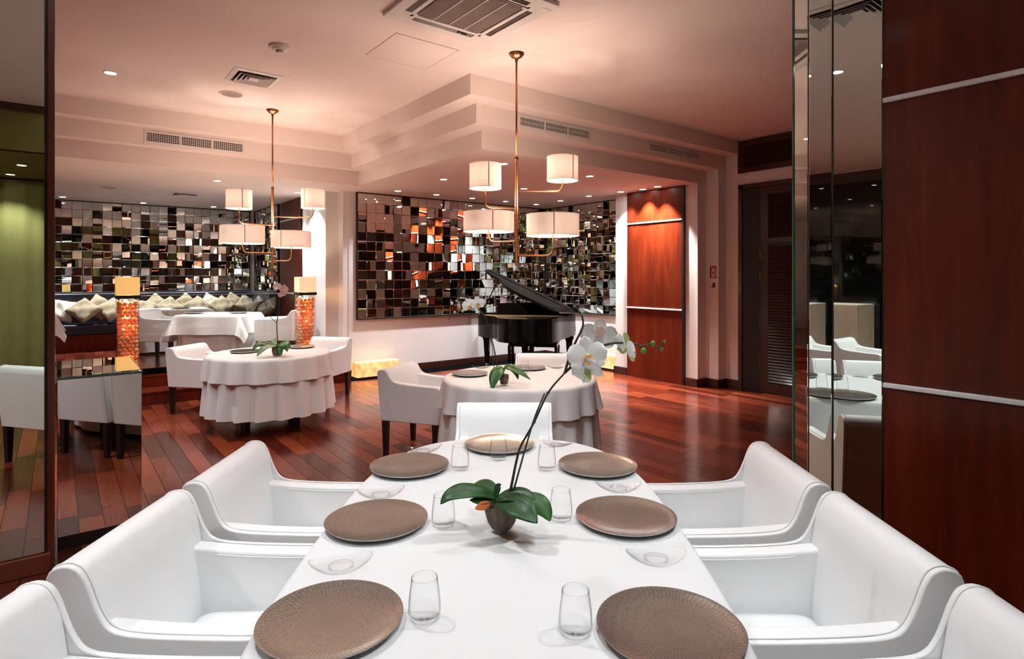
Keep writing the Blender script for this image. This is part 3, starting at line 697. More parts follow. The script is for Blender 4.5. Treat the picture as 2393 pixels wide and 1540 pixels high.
# ================================================================= STANDING LAMPS AND GLASS SCREEN
ballm = MB().ball((0, 0, 0), .0305, 9, 6, (1, 1, .88)).mesh('shell_ball', M['shell'], True)
def standing_lamp(label, x, shade, seed):
    t = thing('standing_lamp', label, 'lamp', (x, 8.468, .156)); h = .113; rng = random.Random(seed)
    MB().box(-h, h, -h, h, 0, .012).build('base_plate', M['glass'], t)
    for nm, b in (('glass_pane', (-h, h, -h, -h+.003)), ('glass_pane', (-h, h, h-.003, h)), ('glass_pane', (-h, -h+.003, -h+.003, h-.003)), ('glass_pane', (h-.003, h, -h+.003, h-.003))):
        MB().box(*b, .012, 1.118).build(nm, M['pane'], t)
    for k in range(23):
        z = .042+k*.0458; off = (k % 2)*.5
        per = 12
        for q in range(per):
            s = ((q+off*.9)/per*4) % 4; e = int(s); f = (s-e)*2-1; g = .0775
            x_, y_ = ((f*g, -g), (g, f*g), (-f*g, g), (-g, -f*g))[e]
            o = bpy.data.objects.new('shell_ball', ballm); C.objects.link(o); o.parent = t
            o.location = (x_+rng.uniform(-.004, .004), y_+rng.uniform(-.004, .004), z+rng.uniform(-.006, .006))
            o.rotation_euler = (rng.uniform(-1, 1), rng.uniform(-1, 1), rng.uniform(0, 6)); s_ = rng.uniform(.9, 1.04); o.scale = (s_, s_, s_)
    for z in (1.05, .90, .74): MB().ball((0, 0, z), .03, 10, 6).build('bulb', emit_mat('amber_bulb', (1, .55, .12), 45 if z > .8 else 14), t, smooth=True)
    MB().box(-.124, .124, -.124, .124, 1.118, 1.158).build('collar', M['satin_black'], t, bevel=.002)
    s = .117
    sh = MB()
    for b in ((-s, s, -s, -s+.002), (-s, s, s-.002, s), (-s, -s+.002, -s+.002, s-.002), (s-.002, s, -s+.002, s-.002)): sh.box(*b, 1.160, 1.375)
    sh.build('lamp_shade', M[shade], t)
    light('POINT', 'lamp', (0, 0, 1.26), POWER['lamp'], (1, .72, .45), t, .03)
    light('POINT', 'lamp', (0, 0, 1.08), 9, (1, .5, .18), t, .02)
    light('POINT', 'lamp', (0, 0, .80), 2.5, (1, .5, .18), t, .02)
    light('POINT', 'lamp', (0, 0, .40), .7, (1, .55, .25), t, .02)
standing_lamp('standing lamp of a glass column full of orange shells with yellow shade, left one', .665, 'shade_yellow', 1)
standing_lamp('standing lamp of a glass column full of orange shells with peach shade by the pier', 2.800, 'shade_peach', 2)
t = thing('glass_screen', 'clear glass screen on a black rail between the two standing lamps', 'glass screen', (1.73, 8.62, ZP))
MB().box(-.93, .93, -.018, .03, 0, .08).build('base_rail', M['gloss_black'], t, bevel=.003)
MB().box(-.93, -.003, 0, .008, .08, .985).build('glass_pane', M['pane'], t); MB().box(.003, .93, 0, .008, .08, .985).build('glass_pane', M['pane'], t)
MB().box(-.93, .93, -.001, .009, .985, .992).build('top_edge', mat('pale_glass_edge', (.45, .55, .55), .2, spec=.8), t)

# ================================================================= PIANO AND BENCH
t = thing('grand_piano', 'glossy black grand piano with raised lid in the alcove', 'piano', P(.145, 9.44), HEAD-math.radians(12))
out = [(q[0], q[1]) for q in [tuple(v) for v in crom([(-.80, .70, 0), (-.80, .42, 0), (-.77, .22, 0), (-.62, .02, 0), (-.42, -.16, 0), (-.32, -.38, 0), (-.22, -.60, 0), (0, -.74, 0), (.28, -.75, 0), (.50, -.66, 0), (.62, -.44, 0), (.68, .0, 0), (.76, .42, 0), (.80, .70, 0)], 5)]]
cxm = sum(p[0] for p in out)/len(out); cym = sum(p[1] for p in out)/len(out)
inn = [(cxm+(x-cxm)*.95, cym+(y-cym)*.95) for x, y in out]
MB().prism(out, .545, .855, lambda s, u, v: (u, v, s)).build('case', M['gloss_black'], t, smooth='angle')
n = len(out)
v_ = [(x, y, .855) for x, y in out]+[(x, y, .905) for x, y in out]+[(x, y, .905) for x, y in inn]+[(x, y, .855) for x, y in inn]
f_ = [(a+i, a+(i+1) % n, b+(i+1) % n, b+i) for a, b in ((0, n), (n, 2*n), (2*n, 3*n)) for i in range(n)]
MB().add(v_, f_).build('rim', M['gloss_black'], t, smooth='angle')
MB().prism(inn, .857, .872, lambda s, u, v: (u, v, s)).build('gold_plate', M['gold'], t)
for k in range(9):
    MB().box(-.55+k*.14, -.545+k*.14, -.3, .5, .874, .876).build('string', M['brass'], t)
A_, xh, zh = math.radians(25), .80, .93
def lid(u, v, s): q = xh-u; return (xh-q*math.cos(A_)+s*math.sin(A_)*-1, v, zh+q*math.sin(A_)+s*math.cos(A_))
MB().prism([(x-.015, y-.01) for x, y in out], 0, .038, lambda s, u, v: lid(u, v, s)).build('lid', M['lid_black'], t, smooth='angle')
MB().prism([(-.78, .36), (.74, .36), (.74, .70), (-.78, .70)], .040, .066, lambda s, u, v: lid(u, v, s)).build('front_flap', M['lid_black'], t)
MB().prism([(x*.96, y*.96) for x, y in out if y < .36], .038, .052, lambda s, u, v: lid(u, v, s)).build('lid_moulding', M['lid_black'], t, smooth='angle')
MB().tube([(-.735, .30, .90), lid(-.56, .28, -.002)], .009).build('prop_stick', M['gloss_black'], t)
dk = [(q[0], q[1]) for q in crom([(-.52, .905, 0), (-.49, .93, 0), (-.47, 1.0, 0), (-.50, 1.045, 0), (-.47, 1.08, 0), (-.1, 1.095, 0), (.3, 1.095, 0), (.52, 1.08, 0), (.54, 1.0, 0), (.56, .93, 0), (.60, .905, 0)], 4)]
MB().prism(dk, .40, .425, lambda s, u, v: (u, s+(v-.9)*.25, v)).build('music_desk', M['gloss_black'], t)
MB().box(-.80, .80, .66, .78, .60, .70).build('keybed', M['gloss_black'], t, bevel=.01)
MB().box(-.62, .62, .705, .775, .70, .72).build('keyboard', mat('ivory_keys', (.8, .78, .72), .3), t)
for x, y in ((-.68, .46), (.72, .50), (.14, -.36)):
    l = MB().box(x-.075, x+.075, y-.075, y+.075, .50, .548).box(x-.06, x+.06, y-.06, y+.06, .47, .50).taper((x, y), .052, .030, .07, .47).build('leg', M['gloss_black'], t)
    MB().ball((x, y, .034), .034, 10, 6).build('caster', M['brass'], l, smooth=True)
MB().prism([(-.16, .55), (.24, .55), (.20, .50), (.13, .44), (.12, .20), (-.04, .20), (-.05, .44), (-.12, .50)], .36, .40, lambda s, u, v: (u+.02, s, v)).build('pedal_lyre', M['gloss_black'], t)
for x in (-.02, .06, .14): MB().box(x-.012, x+.012, .28, .40, .08, .09).build('pedal', M['brass'], t)
MB().box(-.06, .18, .34, .42, .08, .20).build('pedal_box', M['gloss_black'], t)
t = thing('piano_bench', 'black piano bench pushed under the grand piano', 'bench', P(.38, 10.20), HEAD-math.radians(12))
MB().box(-.44, .44, -.17, .17, .40, .455).build('seat_cushion', M['satin_black'], t, smooth=True, bevel=.015)
MB().box(-.42, .42, -.15, .15, .33, .40).build('apron', M['gloss_black'], t)
for sx in (-1, 1):
    for sy in (-1, 1): MB().taper((sx*.405, sy*.135), .026, .018, 0, .345).build('leg', M['gloss_black'], t)

# ================================================================= ONYX LIGHT BOXES
def onyx(label, x, y, rz):
    t = thing('onyx_light_box', label, 'lamp', (x, y, 0), rz)
    MB().box(-.33, .33, -.09, .09, 0, .03).build('plinth', M['satin_black'], t)
    for x0, x1 in ((-.35, -.003), (.003, .35)): MB().box(x0, x1, -.11, .11, .03, .245).build('onyx_block', M['onyx'], t, bevel=.004)
onyx('glowing onyx light box on the floor at the left end of the alcove', 3.86, 8.41, 0)
onyx('glowing onyx light box on the floor by the right alcove wall', 7.23, 6.84, -PI/2)

# ================================================================= HANGING LAMPS
def pendant(label, x, y, arms, zend=1.63):
    t = thing('hanging_lamp', label, 'hanging lamp', (x, y, ZC), HEAD)
    MB().lathe([(.066, 0), (.060, -.015), (.042, -.034), (.016, -.045), (.010, -.075), (.010, -.08)], 28).build('ceiling_cup', M['copper'], t, smooth=True)
    MB().tube([(0, 0, -.06), (0, 0, -.90)], .0085, 12).build('rod', M['copper'], t, smooth=True)
    MB().lathe([(.0085, -.862), (.016, -.866), (.016, -.882), (.014, -.885), (.014, zend-ZC), (.0005, zend-ZC)], 16).build('stem', M['copper'], t, smooth=True)
    MB().lathe([(.0185, -.868), (.0185, -.882)], 16).build('collar', M['copper'], t)
    for (lat, dep, z0, z1, r, za) in arms:
        a = Vector((lat, dep, 0)); dn = a.normalized(); zb = z0-ZC; zt = z1-ZC; zz = za-ZC
        q = [Vector((0, 0, zz)), a*.5+Vector((0, 0, zz)), a-dn*.055+Vector((0, 0, zz)), a-dn*.018+Vector((0, 0, zz+.012)), a+Vector((0, 0, zz+.05)), a+Vector((0, 0, zb+.03))]
        MB().tube(crom(q, 5), .0068, 8).build('arm', M['copper'], t, smooth=True)
        MB().lathe([(.017, zb+.03), (.017, zb+.08)], 12, (lat, dep, 0), cap0=True, cap1=True).build('lamp_holder', M['copper'], t, smooth=True)
        sh = MB().lathe([(r, zb), (r, zt)], 48, (lat, dep, 0)).build('lamp_shade', M['shade'], t, smooth=True)
        for zz_ in (zb, zt):
            MB().lathe([(r-.002, zz_-.003), (r+.0015, zz_-.003), (r+.0015, zz_+.003), (r-.002, zz_+.003)], 48, (lat, dep, 0)).build('rim_wire', M['shade'], sh)
        for k in range(3):
            th = k*2*PI/3+.5; MB().tube([(lat, dep, zb+.028), (lat+r*math.cos(th), dep+r*math.sin(th), zb+.012)], .002, 5).build('spoke', M['copper'], sh)
        th = -PI/2+random.uniform(-.5, .7)
        MB().prism([(-.004, zb), (.004, zb), (.004, zt), (-.004, zt)], r+.0005, r+.002, lambda s, u, v: (lat+s*math.cos(th)-u*math.sin(th), dep+s*math.sin(th)+u*math.cos(th), v)).build('seam', M['shade_seam'], sh)
        for k in range(1 if r < .2 else 3):
            o_ = (0, 0) if r < .2 else (.09*math.cos(k*2.1), .09*math.sin(k*2.1))
            MB().ball((lat+o_[0], dep+o_[1], zb+.10), .028, 12, 8).build('bulb', M['bulb'], t, smooth=True)
        light('POINT', 'lamp', (lat, dep, (zb+zt)/2), POWER['pendant']*(1 if r < .2 else 1.3), (1, .77, .64), t, .05)
pendant('copper four-shade hanging lamp over the middle round table', 3.025, 3.86,
        [(-.255, -.08, 2.265, 2.46, .13, 2.11), (.385, .02, 2.345, 2.54, .13, 2.255), (-.235, .10, 1.925, 2.085, .215, 1.835), (.295, -.10, 1.875, 2.045, .215, 1.715)])
pendant('copper four-shade hanging lamp over the left round table', 1.90, 6.842,
        [(-.235, -.30, 2.265, 2.46, .13, 2.11), (.40, .15, 2.32, 2.53, .13, 2.21), (-.245, -.20, 1.90, 2.085, .225, 1.80), (.19, .05, 1.865, 2.045, .215, 1.715)])
# ================================================================= CHAIRS
def make_chair(name, kind, mname, seam):
    t = thing(name, 'chair', 'chair'); hw, th, sk = .275, .078, .020; ml = M[mname]; zb = .30
    armtop = [(.284, .46), (.286, .575), (.266, .612), (.14, .617), (.0, .622), (-.10, .630), (-.148, .644), (-.174, .676)]
    back = [(-.194, .722), (-.210, .765), (-.232, .798), (-.268, .808), (-.304, .792), (-.316, .750)]
    if not seam:
        low = lambda p: [(y, z if z < .64 else .64+(z-.64)*.6) for y, z in p]
        armtop, back = low(armtop), low(back)
    def smooth(p): return [(q[0], q[1]) for q in crom([(a, b, 0) for a, b in p], 3)]
    skin = [(.270, zb)] + smooth(armtop+back) + [(-.302, .55), (-.276, zb)]
    armp = [(.270, zb)] + smooth(armtop[:-2]+[(-.20, .640)]) + [(-.22, zb)]
    for s in (-1, 1):
        x0, x1 = (hw-sk, hw) if s > 0 else (-hw, -hw+sk)
        MB().prism(skin, x0, x1, lambda q, u, v: (q, u, v)).build('side_panel', ml, t, smooth=True, bevel=.006 if seam else .012, seg=2)
        a0, a1 = (hw-th, hw-sk+.002) if s > 0 else (-hw+sk-.002, -hw+th)
        MB().prism(armp, a0, a1, lambda q, u, v: (q, u, v)).build('arm', ml, t, smooth=True, bevel=.014, seg=3)
        if seam:
            xs = s*(hw-sk); c_ = Vector((xs, -.02, .40))
            MB().tube([Vector((xs, y, z))+(Vector((xs, y, z))-c_).normalized()*.001 for y, z in skin[2:-3]], .0028, 5).build('piping', ml, t, smooth=True)
            xs = s*(hw-th+.004); MB().tube([Vector((xs-s*.004, y, z-.016)) for y, z in armp[4:-4]], .0022, 5).build('piping', ml, t, smooth=True)
    bp = [(-.150, .36), (-.158, .50)] + smooth([(-.172, .60), (-.180, .64)]+[(a, b+.001) for a, b in back]) + [(-.302, .55), (-.276, zb), (-.15, zb)]
    MB().prism(bp, -hw+sk, hw-sk, lambda q, u, v: (q, u, v)).build('backrest', ml, t, smooth=True, bevel=.006, seg=2)
    MB().box(-hw+th+.002, hw-th-.002, -.15, .262, zb, .365).build('seat_base', ml, t, smooth=True, bevel=.012)
    def seat(u, v):
        a, b = u*2-1, v*2-1; k = max(0, (1-a**8)*(1-b**8))**.35
        return (a*(hw-th-.002), .055+b*.212, .365+.085*k)
    MB().grid(seat, 16, 16).build('seat_cushion', ml, t, smooth=True)
    for sx in (-1, 1):
        for sy, y in ((1, .235), (-1, -.245)): MB().taper((sx*(hw-.035), y), .026, .018, 0, zb+.01).build('leg', M['leg'], t)
    return t
leather = make_chair('dining_armchair', 'leather', 'leather', True)
cotton = make_chair('slipcovered_armchair', 'cotton', 'slip', False)
GL = 'leather armchairs round the long table'; GC = 'slipcovered armchairs'
for i, d in enumerate((2.375, 1.765, 1.155)):
    nm = ('farthest', 'middle', 'nearest')[i]
    place(leather, f'{nm} white leather armchair on the right side of the long table', P(.838, d), rotz(-1, .02), GL)
    place(leather, f'{nm} white leather armchair on the left side of the long table', P(-.884, d+.015), rotz(1, .02), GL)
place(leather, 'white leather armchair at the far end of the long table', P(-.045, 3.17), rotz(0, -1), GL)
place(cotton, 'white slipcovered armchair left of the left round table', P(-3.53, 6.81), rotz(.98, -.2), GC)
place(cotton, 'white slipcovered armchair behind the left round table by the pier', P(-2.44, 7.50), rotz(-.24, -.97), GC)
place(cotton, 'white slipcovered armchair left of the middle round table', P(-.78, 5.24), rotz(.94, -.33), GC)
place(cotton, 'white slipcovered armchair behind the middle round table', P(.30, 5.86), rotz(-.05, -1), GC)
place(cotton, 'white slipcovered armchair left of the front platform table behind glass', P(-5.08, 8.60, ZP), rotz(1, .0), GC)
place(cotton, 'white slipcovered armchair right of the front platform table', P(-3.44, 8.72, ZP), rotz(-1, -.12), GC)
place(cotton, 'white slipcovered armchair by the side table seen only in mirrors', (-2.2, 3.15, 0), PI, GC)
place(cotton, 'second white slipcovered armchair by the side table seen only in mirrors', (-2.3, 1.35, 0), 0, GC)

# ================================================================= TABLES AND CLOTHS
TZ = .765
t = thing('dining_table', 'long round-ended dining table hidden under white cloth in the foreground', 'table', P(-.028, 1.76), HEAD)
def sup(a, b, n, th):
    c, s = math.cos(th), math.sin(th)
    return (math.copysign(abs(c)**(2/n), c)*a, math.copysign(abs(s)**(2/n), s)*b)
MB().prism([sup(.535, 1.07, 3.1, 2*PI*k/64) for k in range(64)], .715, .755, lambda s, u, v: (u, v, s)).build('tabletop', M['dark_wood'], t)
for sx in (-1, 1):
    for sy in (-1, 1): MB().taper((sx*.36, sy*.72), .035, .028, 0, .716).build('leg', M['leg'], t)
N_ = 120
rings = [(.0, TZ), (.5, TZ), (.9, TZ), (.975, TZ), (.99, TZ-.003), (1.0, TZ-.010), (1.004, TZ-.03), (1.006, .60), (1.010, .35), (1.014, .03)]
m = MB(); vs_ = []
for j, (k, z) in enumerate(rings):
    for i in range(N_):
        th = 2*PI*i/N_; x, y = sup(.558, 1.095, 3.1, th)
        wv = 0 if z > .7 else (.7-z)*.03*math.sin(i*2*PI/N_*9+1)
        vs_.append((x*max(k, .001)+wv*math.cos(th), y*max(k, .001)+wv*math.sin(th), z))
m.add(vs_, [(j*N_+i, j*N_+(i+1) % N_, (j+1)*N_+(i+1) % N_, (j+1)*N_+i) for j in range(len(rings)-1) for i in range(N_)])
o = m.build('tablecloth', M['cloth'], smooth=True); o.location = P(-.028, 1.76); o.rotation_euler = (0, 0, HEAD)
tag(o, 'smooth white cloth over the long dining table', 'tablecloth')

def round_cloth(R, z0, z1, flare, amp, nf, seed, start=0.0, top=True, hem=False):
    rng = random.Random(seed); ph = [rng.uniform(0, 6) for _ in range(3)]; n = 160; rows_ = 14; vs_ = []; prof = []
    if top: prof += [(.001, z0, 0), (R*.5, z0, 0), (R*.9, z0, 0), (R*.98, z0-.001, 0)]
    for j in range(rows_+1):
        s = j/rows_; prof.append((R+.012+flare*s**.8, z0-.012-(z0-.012-z1)*s, s))
    for r, z, s in prof:
        for i in range(n):
            th = 2*PI*i/n
            wv = amp*(start+(1-start)*s)**.8*(math.sin(nf*th+ph[0]+.7*math.sin(2*th+ph[1]))+.35*math.sin((nf*2+1)*th+ph[2]))*(0 if (top and s == 0) else 1)
            ex = .004 if (hem and .86 < s < .92) else 0
            vs_.append(((r+wv+ex)*math.cos(th), (r+wv+ex)*math.sin(th), z))
    return MB().add(vs_, [(j*n+i, j*n+(i+1) % n, (j+1)*n+(i+1) % n, (j+1)*n+i) for j in range(len(prof)-1) for i in range(n)])
def make_round_table():
    t = thing('round_table', 'table', 'table')
    MB().lathe([(.001, .715), (.56, .715), (.57, .725), (.57, .74), (.001, .74)], 40).build('tabletop', M['dark_wood'], t)
    for k in range(4): MB().taper((.33*math.cos(k*PI/2+.6), .33*math.sin(k*PI/2+.6)), .035, .026, 0, .716).build('leg', M['leg'], t)
    return t
rt = make_round_table()
RTA, RTB, RTC = P(-2.52, 6.13), P(.06, 4.69), Vector((-2.3, 2.25, 0))
place(rt, 'round table under two layers of white cloth on the left', RTA); place(rt, 'round table under two layers of white cloth in the middle', RTB, .5); place(rt, 'round side table seen only in the mirrors', RTC, .2)
for nm, c, sd in (('left', RTA, 1), ('middle', RTB, 2), ('side, seen only in mirrors,', RTC, 3)):
    o = round_cloth(.58, .745, .175, .035, .028, 19, sd).build('tablecloth', M['cloth2'], smooth=True); o.location = c; tag(o, f'pleated white under-cloth reaching down the {nm} round table', 'tablecloth', 'under-cloths of the round tables')
    o = round_cloth(.592, .752, .53, .038, .020, 16, sd+7, hem=True).build('tablecloth', M['cloth2'], smooth=True); o.location = c; tag(o, f'short white over-cloth with stitched hem on the {nm} round table', 'tablecloth', 'over-cloths of the round tables')
def square_table(label, clabel, loc, rz, hx, hy, top, drop, corner):
    t = thing('square_table', label, 'table', loc, rz)
    MB().box(-hx, hx, -hy, hy, top-.035, top-.008).build('tabletop', M['dark_wood'], t)
    for sx in (-1, 1):
        for sy in (-1, 1): MB().taper((sx*(hx-.06), sy*(hy-.06)), .03, .024, 0, top-.034).build('leg', M['leg'], t)
    def under(u, v):
        th = 2*PI*u; x, y = sup(hx-.01, hy-.01, 12, th); s = 1-v
        wv = .018*s*math.sin(th*14+1)
        return (x*(1+.02*s)+wv*math.cos(th), y*(1+.02*s)+wv*math.sin(th), .04+(top-.05)*v)
    cl = MB().grid(under, 120, 6, True).build('tablecloth', M['cloth2'], smooth=True); cl.location = loc; cl.rotation_euler = (0, 0, rz); tag(cl, 'long white under-cloth of '+clabel, 'tablecloth', 'under-cloths of the platform tables')
    ex, ey = hx+drop, hy+drop
    def over(u, v):
        x, y = (u*2-1)*ex, (v*2-1)*ey; cx_, cy_ = max(-hx, min(hx, x)), max(-hy, min(hy, y)); ox, oy = x-cx_, y-cy_
        L_ = max(abs(ox), abs(oy)) if not (ox and oy) else math.hypot(ox, oy)*corner
        if L_ == 0: return (x, y, top)
        dx, dy = ox/math.hypot(ox, oy), oy/math.hypot(ox, oy); k = .45 if (ox and oy) else .13
        wv = .016*math.sin(13*(x if abs(oy) > abs(ox) else y)+2)*L_/drop
        return (cx_+dx*(.008+k*L_+wv), cy_+dy*(.008+k*L_+wv), top-L_*.97)
    ov = MB().grid(over, 48, 48).build('tablecloth', M['cloth2'], smooth=True); ov.location = loc; ov.rotation_euler = (0, 0, rz); tag(ov, 'white over-cloth with hanging corners on '+clabel, 'tablecloth', 'over-cloths of the platform tables')
square_table('white-clothed table on the platform just behind the glass screen', 'the front platform table', P(-4.25, 8.56, ZP), HEAD, .45, .36, .690, .28, 1.0)
square_table('white-clothed table in front of the banquette', 'the rear platform table', Vector((1.48, 11.08, ZP)), 0, .55, .35, .695, .24, .85)
square_table('white-clothed platform table half hidden by the left mirrored column', 'the leftmost platform table', Vector((-.50, 10.35, ZP)), 0, .46, .38, .695, .30, .85)

# ================================================================= TABLEWARE
def make_plate(r, top, name='charger_plate'):
    t = thing(name, 'plate', 'plate')
    prof = [(.001, .006), (r*.45, .0065), (r*.75, .010), (r*.93, .0155), (r*.985, .0185), (r, .0185)]
    MB().lathe(prof, 64).build('plate_face', top, t, smooth=True)
    MB().lathe([(r, .0185), (r*.985, .0145), (r*.9, .009), (r*.6, .001), (r*.45, .0), (.001, .0)], 64).build('underside', M['plate_rim'], t, smooth=True)
    return t
def make_tumbler():
    t = thing('tumbler', 'glass', 'glass')
    prof = [(.001, .0), (.026, .0), (.0325, .004), (.0362, .014), (.0370, .022), (.0355, .05), (.0325, .075), (.0298, .096), (.0290, .0965), (.0286, .096), (.0312, .075), (.0342, .05), (.0355, .022), (.033, .013), (.001, .010)]
    MB().lathe(prof, 36).build('bowl', M['tumbler'], t, smooth=True)
    MB().lathe([(.0299, .0955), (.0294, .0972), (.0287, .0955)], 36).build('rim', M['tumbler'], t, smooth=True)
    return t
def make_dish():
    t = thing('glass_dish', 'dish', 'dish')
    def fn(zo):
        def g(u, v):
            th = 2*PI*u; r = v; x, y = .083*r*math.cos(th), .052*r*math.sin(th)
            return (x, y, 0.004+zo+.005*r**4+.016*(x/.083)**2*r-.004*(y/.052)**2)
        return g
    MB().grid(fn(.0), 40, 8, True).grid(fn(.0022), 40, 8, True).build('bowl', M['dish'], t, smooth=True)
    rim = [fn(.001)(k/40, 1) for k in range(41)]
    MB().tube(rim, .0016, 6, False).build('rim', M['dish'], t, smooth=True)
    MB().lathe([(.030, .0), (.033, .002), (.033, .006), (.029, .006), (.029, .0)], 32).build('foot_ring', M['dish'], t, smooth=True)
    return t
cp = make_plate(.160, M['plate']); tb = make_tumbler(); gd = make_dish()
GP, GT, GD = 'charger plates on the long table', 'tumblers on the long table', 'curved glass dishes on the long table'
for l, d, lb in ((-.407, 1.325, 'nearest the camera on the left'), (.347, 1.293, 'nearest the camera on the right, with dark reflections'), (-.428, 1.862, 'in the middle of the left side'), (.366, 1.893, 'in the middle of the right side'),
                 (-.417, 2.398, 'farthest on the left side'), (.349, 2.404, 'farthest on the right side'), (-.058, 2.705, 'at the far head of the table')):
    place(cp, 'round taupe crackle charger plate '+lb, P(l, d, TZ), HEAD+random.uniform(0, 3), GP)
for px, py, lb in ((992, 1446, 'beside the nearest left plate'), (1345, 1480, 'beside the nearest right plate'), (1036, 1228, 'left of the orchid pot'), (1311, 1214, 'right of the orchid pot'),
                   (1075, 1096, 'beside the farthest left plate'), (1278, 1097, 'beside the farthest right plate'), (1165, 1073, 'in front of the head plate')):
    place(tb, 'clear stemless tumbler '+lb, on(px, py, TZ+.0005), 0, GT)
for px, py, lb, a in ((797, 1326, 'behind the nearest left plate', .3), (1533, 1309, 'behind the nearest right plate', .05), (890, 1158, 'behind the middle left plate', .25), (1445, 1144, 'behind the middle right plate', 0),
                      (988, 1055, 'behind the farthest left plate', .25), (1302, 1041, 'right of the head plate', -.9)):
    place(gd, 'small curved oval glass dish '+lb, on(px, py, TZ+.0005), HEAD+a, GD)
gp = make_plate(.145, M['plate_grey'], 'dinner_plate'); dp = make_plate(.145, M['plate_dark'], 'dark_plate')
z2 = .7535
place(gp, 'silver grey plate at the left of the middle round table', on(1098, 873, z2+.01)-Vector((0, 0, .01))); place(gp, 'silver grey plate at the back of the middle round table', on(1236, 859, z2+.01)-Vector((0, 0, .01)))
place(tb, 'clear tumbler before the back plate of the middle round table', on(1226, 872, z2)); place(gd, 'small glass dish at the right of the middle round table', on(1300, 861, z2), HEAD); place(gd, 'small glass dish behind the left plate of the middle round table', on(1125, 861, z2), HEAD)
place(dp, 'dark plate left of the orchid on the left round table', on(572, 823, z2)); place(dp, 'dark plate right of the orchid on the left round table', on(703, 812, z2)); place(tb, 'clear tumbler behind the orchid on the left round table', on(668, 810, z2))
zt = ZP+.6965
place(dp, 'dark plate at the left of the front platform table', P(-4.58, 8.50, zt)); place(dp, 'dark plate at the right of the front platform table', P(-3.98, 8.58, zt))
place(tb, 'left one of two tumblers on the front platform table', P(-4.37, 8.70, zt)); place(tb, 'right one of two tumblers on the front platform table', P(-4.21, 8.70, zt))
place(dp, 'dark plate on the table in front of the banquette', (1.6, 11.0, zt)); place(tb, 'tumbler on the table in front of the banquette', (1.3, 11.05, zt))
for k in range(3):
    a = k*2.1; place(dp, ('first', 'second', 'third')[k]+' dark plate on the side table seen only in mirrors', RTC+Vector((.38*math.cos(a), .38*math.sin(a), z2)))
t = thing('cream_pedestal', 'tall cream stone pedestal seen only in the mirrors', 'pedestal', (-4.2, 4.2, 0)); MB().box(-.3, .3, -.3, .3, .02, 1.1).build('shaft', mat('cream_stone', (.55, .48, .36), .6, noise=.2, nscale=5), t, bevel=.01); MB().box(-.33, .33, -.33, .33, 0, .04).build('plinth', M['dark_wood'], t)

# ================================================================= ORCHIDS
def leaf_mb(pts, wd, up=(0, 0, 1), fold=.25, n=5):
    sp = crom(pts, n); m_ = len(sp); vs_ = []; up = Vector(up)
    for i, p in enumerate(sp):
        s = i/(m_-1); tg = (sp[min(i+1, m_-1)]-sp[max(i-1, 0)]).normalized(); sd = tg.cross(up)
        sd = sd.normalized() if sd.length > 1e-4 else Vector((1, 0, 0)); nn = sd.cross(tg).normalized()
        w_ = wd/2*max(.06, (math.sin(PI*min(1, (.10+.90*s))**1.0*1.0) if s > .5 else .35+.65*math.sin(PI*s)))*(1 if s < .98 else .35)
        for k in (-1, -.5, 0, .5, 1): vs_.append(p+sd*(k*w_)+nn*(abs(k)*w_*fold))
    return MB().add(vs_, [(i*5+k, i*5+k+1, (i+1)*5+k+1, (i+1)*5+k) for i in range(m_-1) for k in range(4)])
def petal_mb(Mx, ang, L_, W_, cup, off=0.0):
    "rounded petal growing from the centre at angle ang in the flower's plane"
    ca, sa = math.cos(ang), math.sin(ang); vs_ = []; nu, nv = 6, 8
    for j in range(nv+1):
        t_ = j/nv; w_ = W_/2*math.sqrt(max(0, 1-((t_-.56)/.56)**2 if t_ < .56 else 1-((t_-.56)/.44)**2)) if 0 < t_ < 1 else W_*.04
        for i in range(nu+1):
            k = i/nu*2-1; a = t_*L_; b = k*w_
            vs_.append(Mx @ Vector((a*ca-b*sa, a*sa+b*ca, off+cup*(t_**2)*L_-.35*W_*.3*k*k*t_)))
    return MB().add(vs_, [(j*(nu+1)+i, j*(nu+1)+i+1, (j+1)*(nu+1)+i+1, (j+1)*(nu+1)+i) for j in range(nv) for i in range(nu)])
def flower(parent, c, facing, size, roll=0.0, pm='petal', sm='petal', root=Vector((0, 0, 0)), lip='lip'):
    c = c-root; n_ = Vector(facing).normalized(); x_ = Vector((0, 0, 1)).cross(n_)
    x_ = x_.normalized() if x_.length > .01 else Vector((1, 0, 0)); y_ = n_.cross(x_)
    Mx = Matrix((x_, y_, n_)).transposed().to_4x4(); Mx.translation = c; Mx = Mx @ Matrix.Rotation(roll, 4, 'Z')
    s = size
    core = MB().ball((0, 0, 0), .07*s, 8, 5).xf(Mx).build('flower', M['sepal'], parent, smooth=True)
    for a in (PI/2, PI*7/6, PI*11/6): petal_mb(Mx, a, .52*s, .36*s, .10, -.012*s).build('sepal', M[sm], core, smooth=True)
    for a in (.18, PI-.18): petal_mb(Mx, a, .55*s, .56*s, .12, .012*s).build('petal', M[pm], core, smooth=True)
    if lip:
        petal_mb(Mx, -PI/2, .24*s, .20*s, .7, .03*s).build('lip', M[lip], core, smooth=True)
        for a in (-PI/2-.9, -PI/2+.9): petal_mb(Mx, a, .16*s, .12*s, .9, .03*s).build('lip_lobe', M[lip], core, smooth=True)
    return core
def pot_mb(prof, sq, n=32, rot=0.0):
    vs_ = []
    for r, z in prof:
        for k in range(n):
            th = 2*PI*k/n; x, y = sup(1, 1, sq, th); c_, s_ = math.cos(rot), math.sin(rot); vs_.append(((x*c_-y*s_)*r, (x*s_+y*c_)*r, z))
    return MB().add(vs_, [(j*n+i, j*n+(i+1) % n, (j+1)*n+(i+1) % n, (j+1)*n+i) for j in range(len(prof)-1) for i in range(n)])
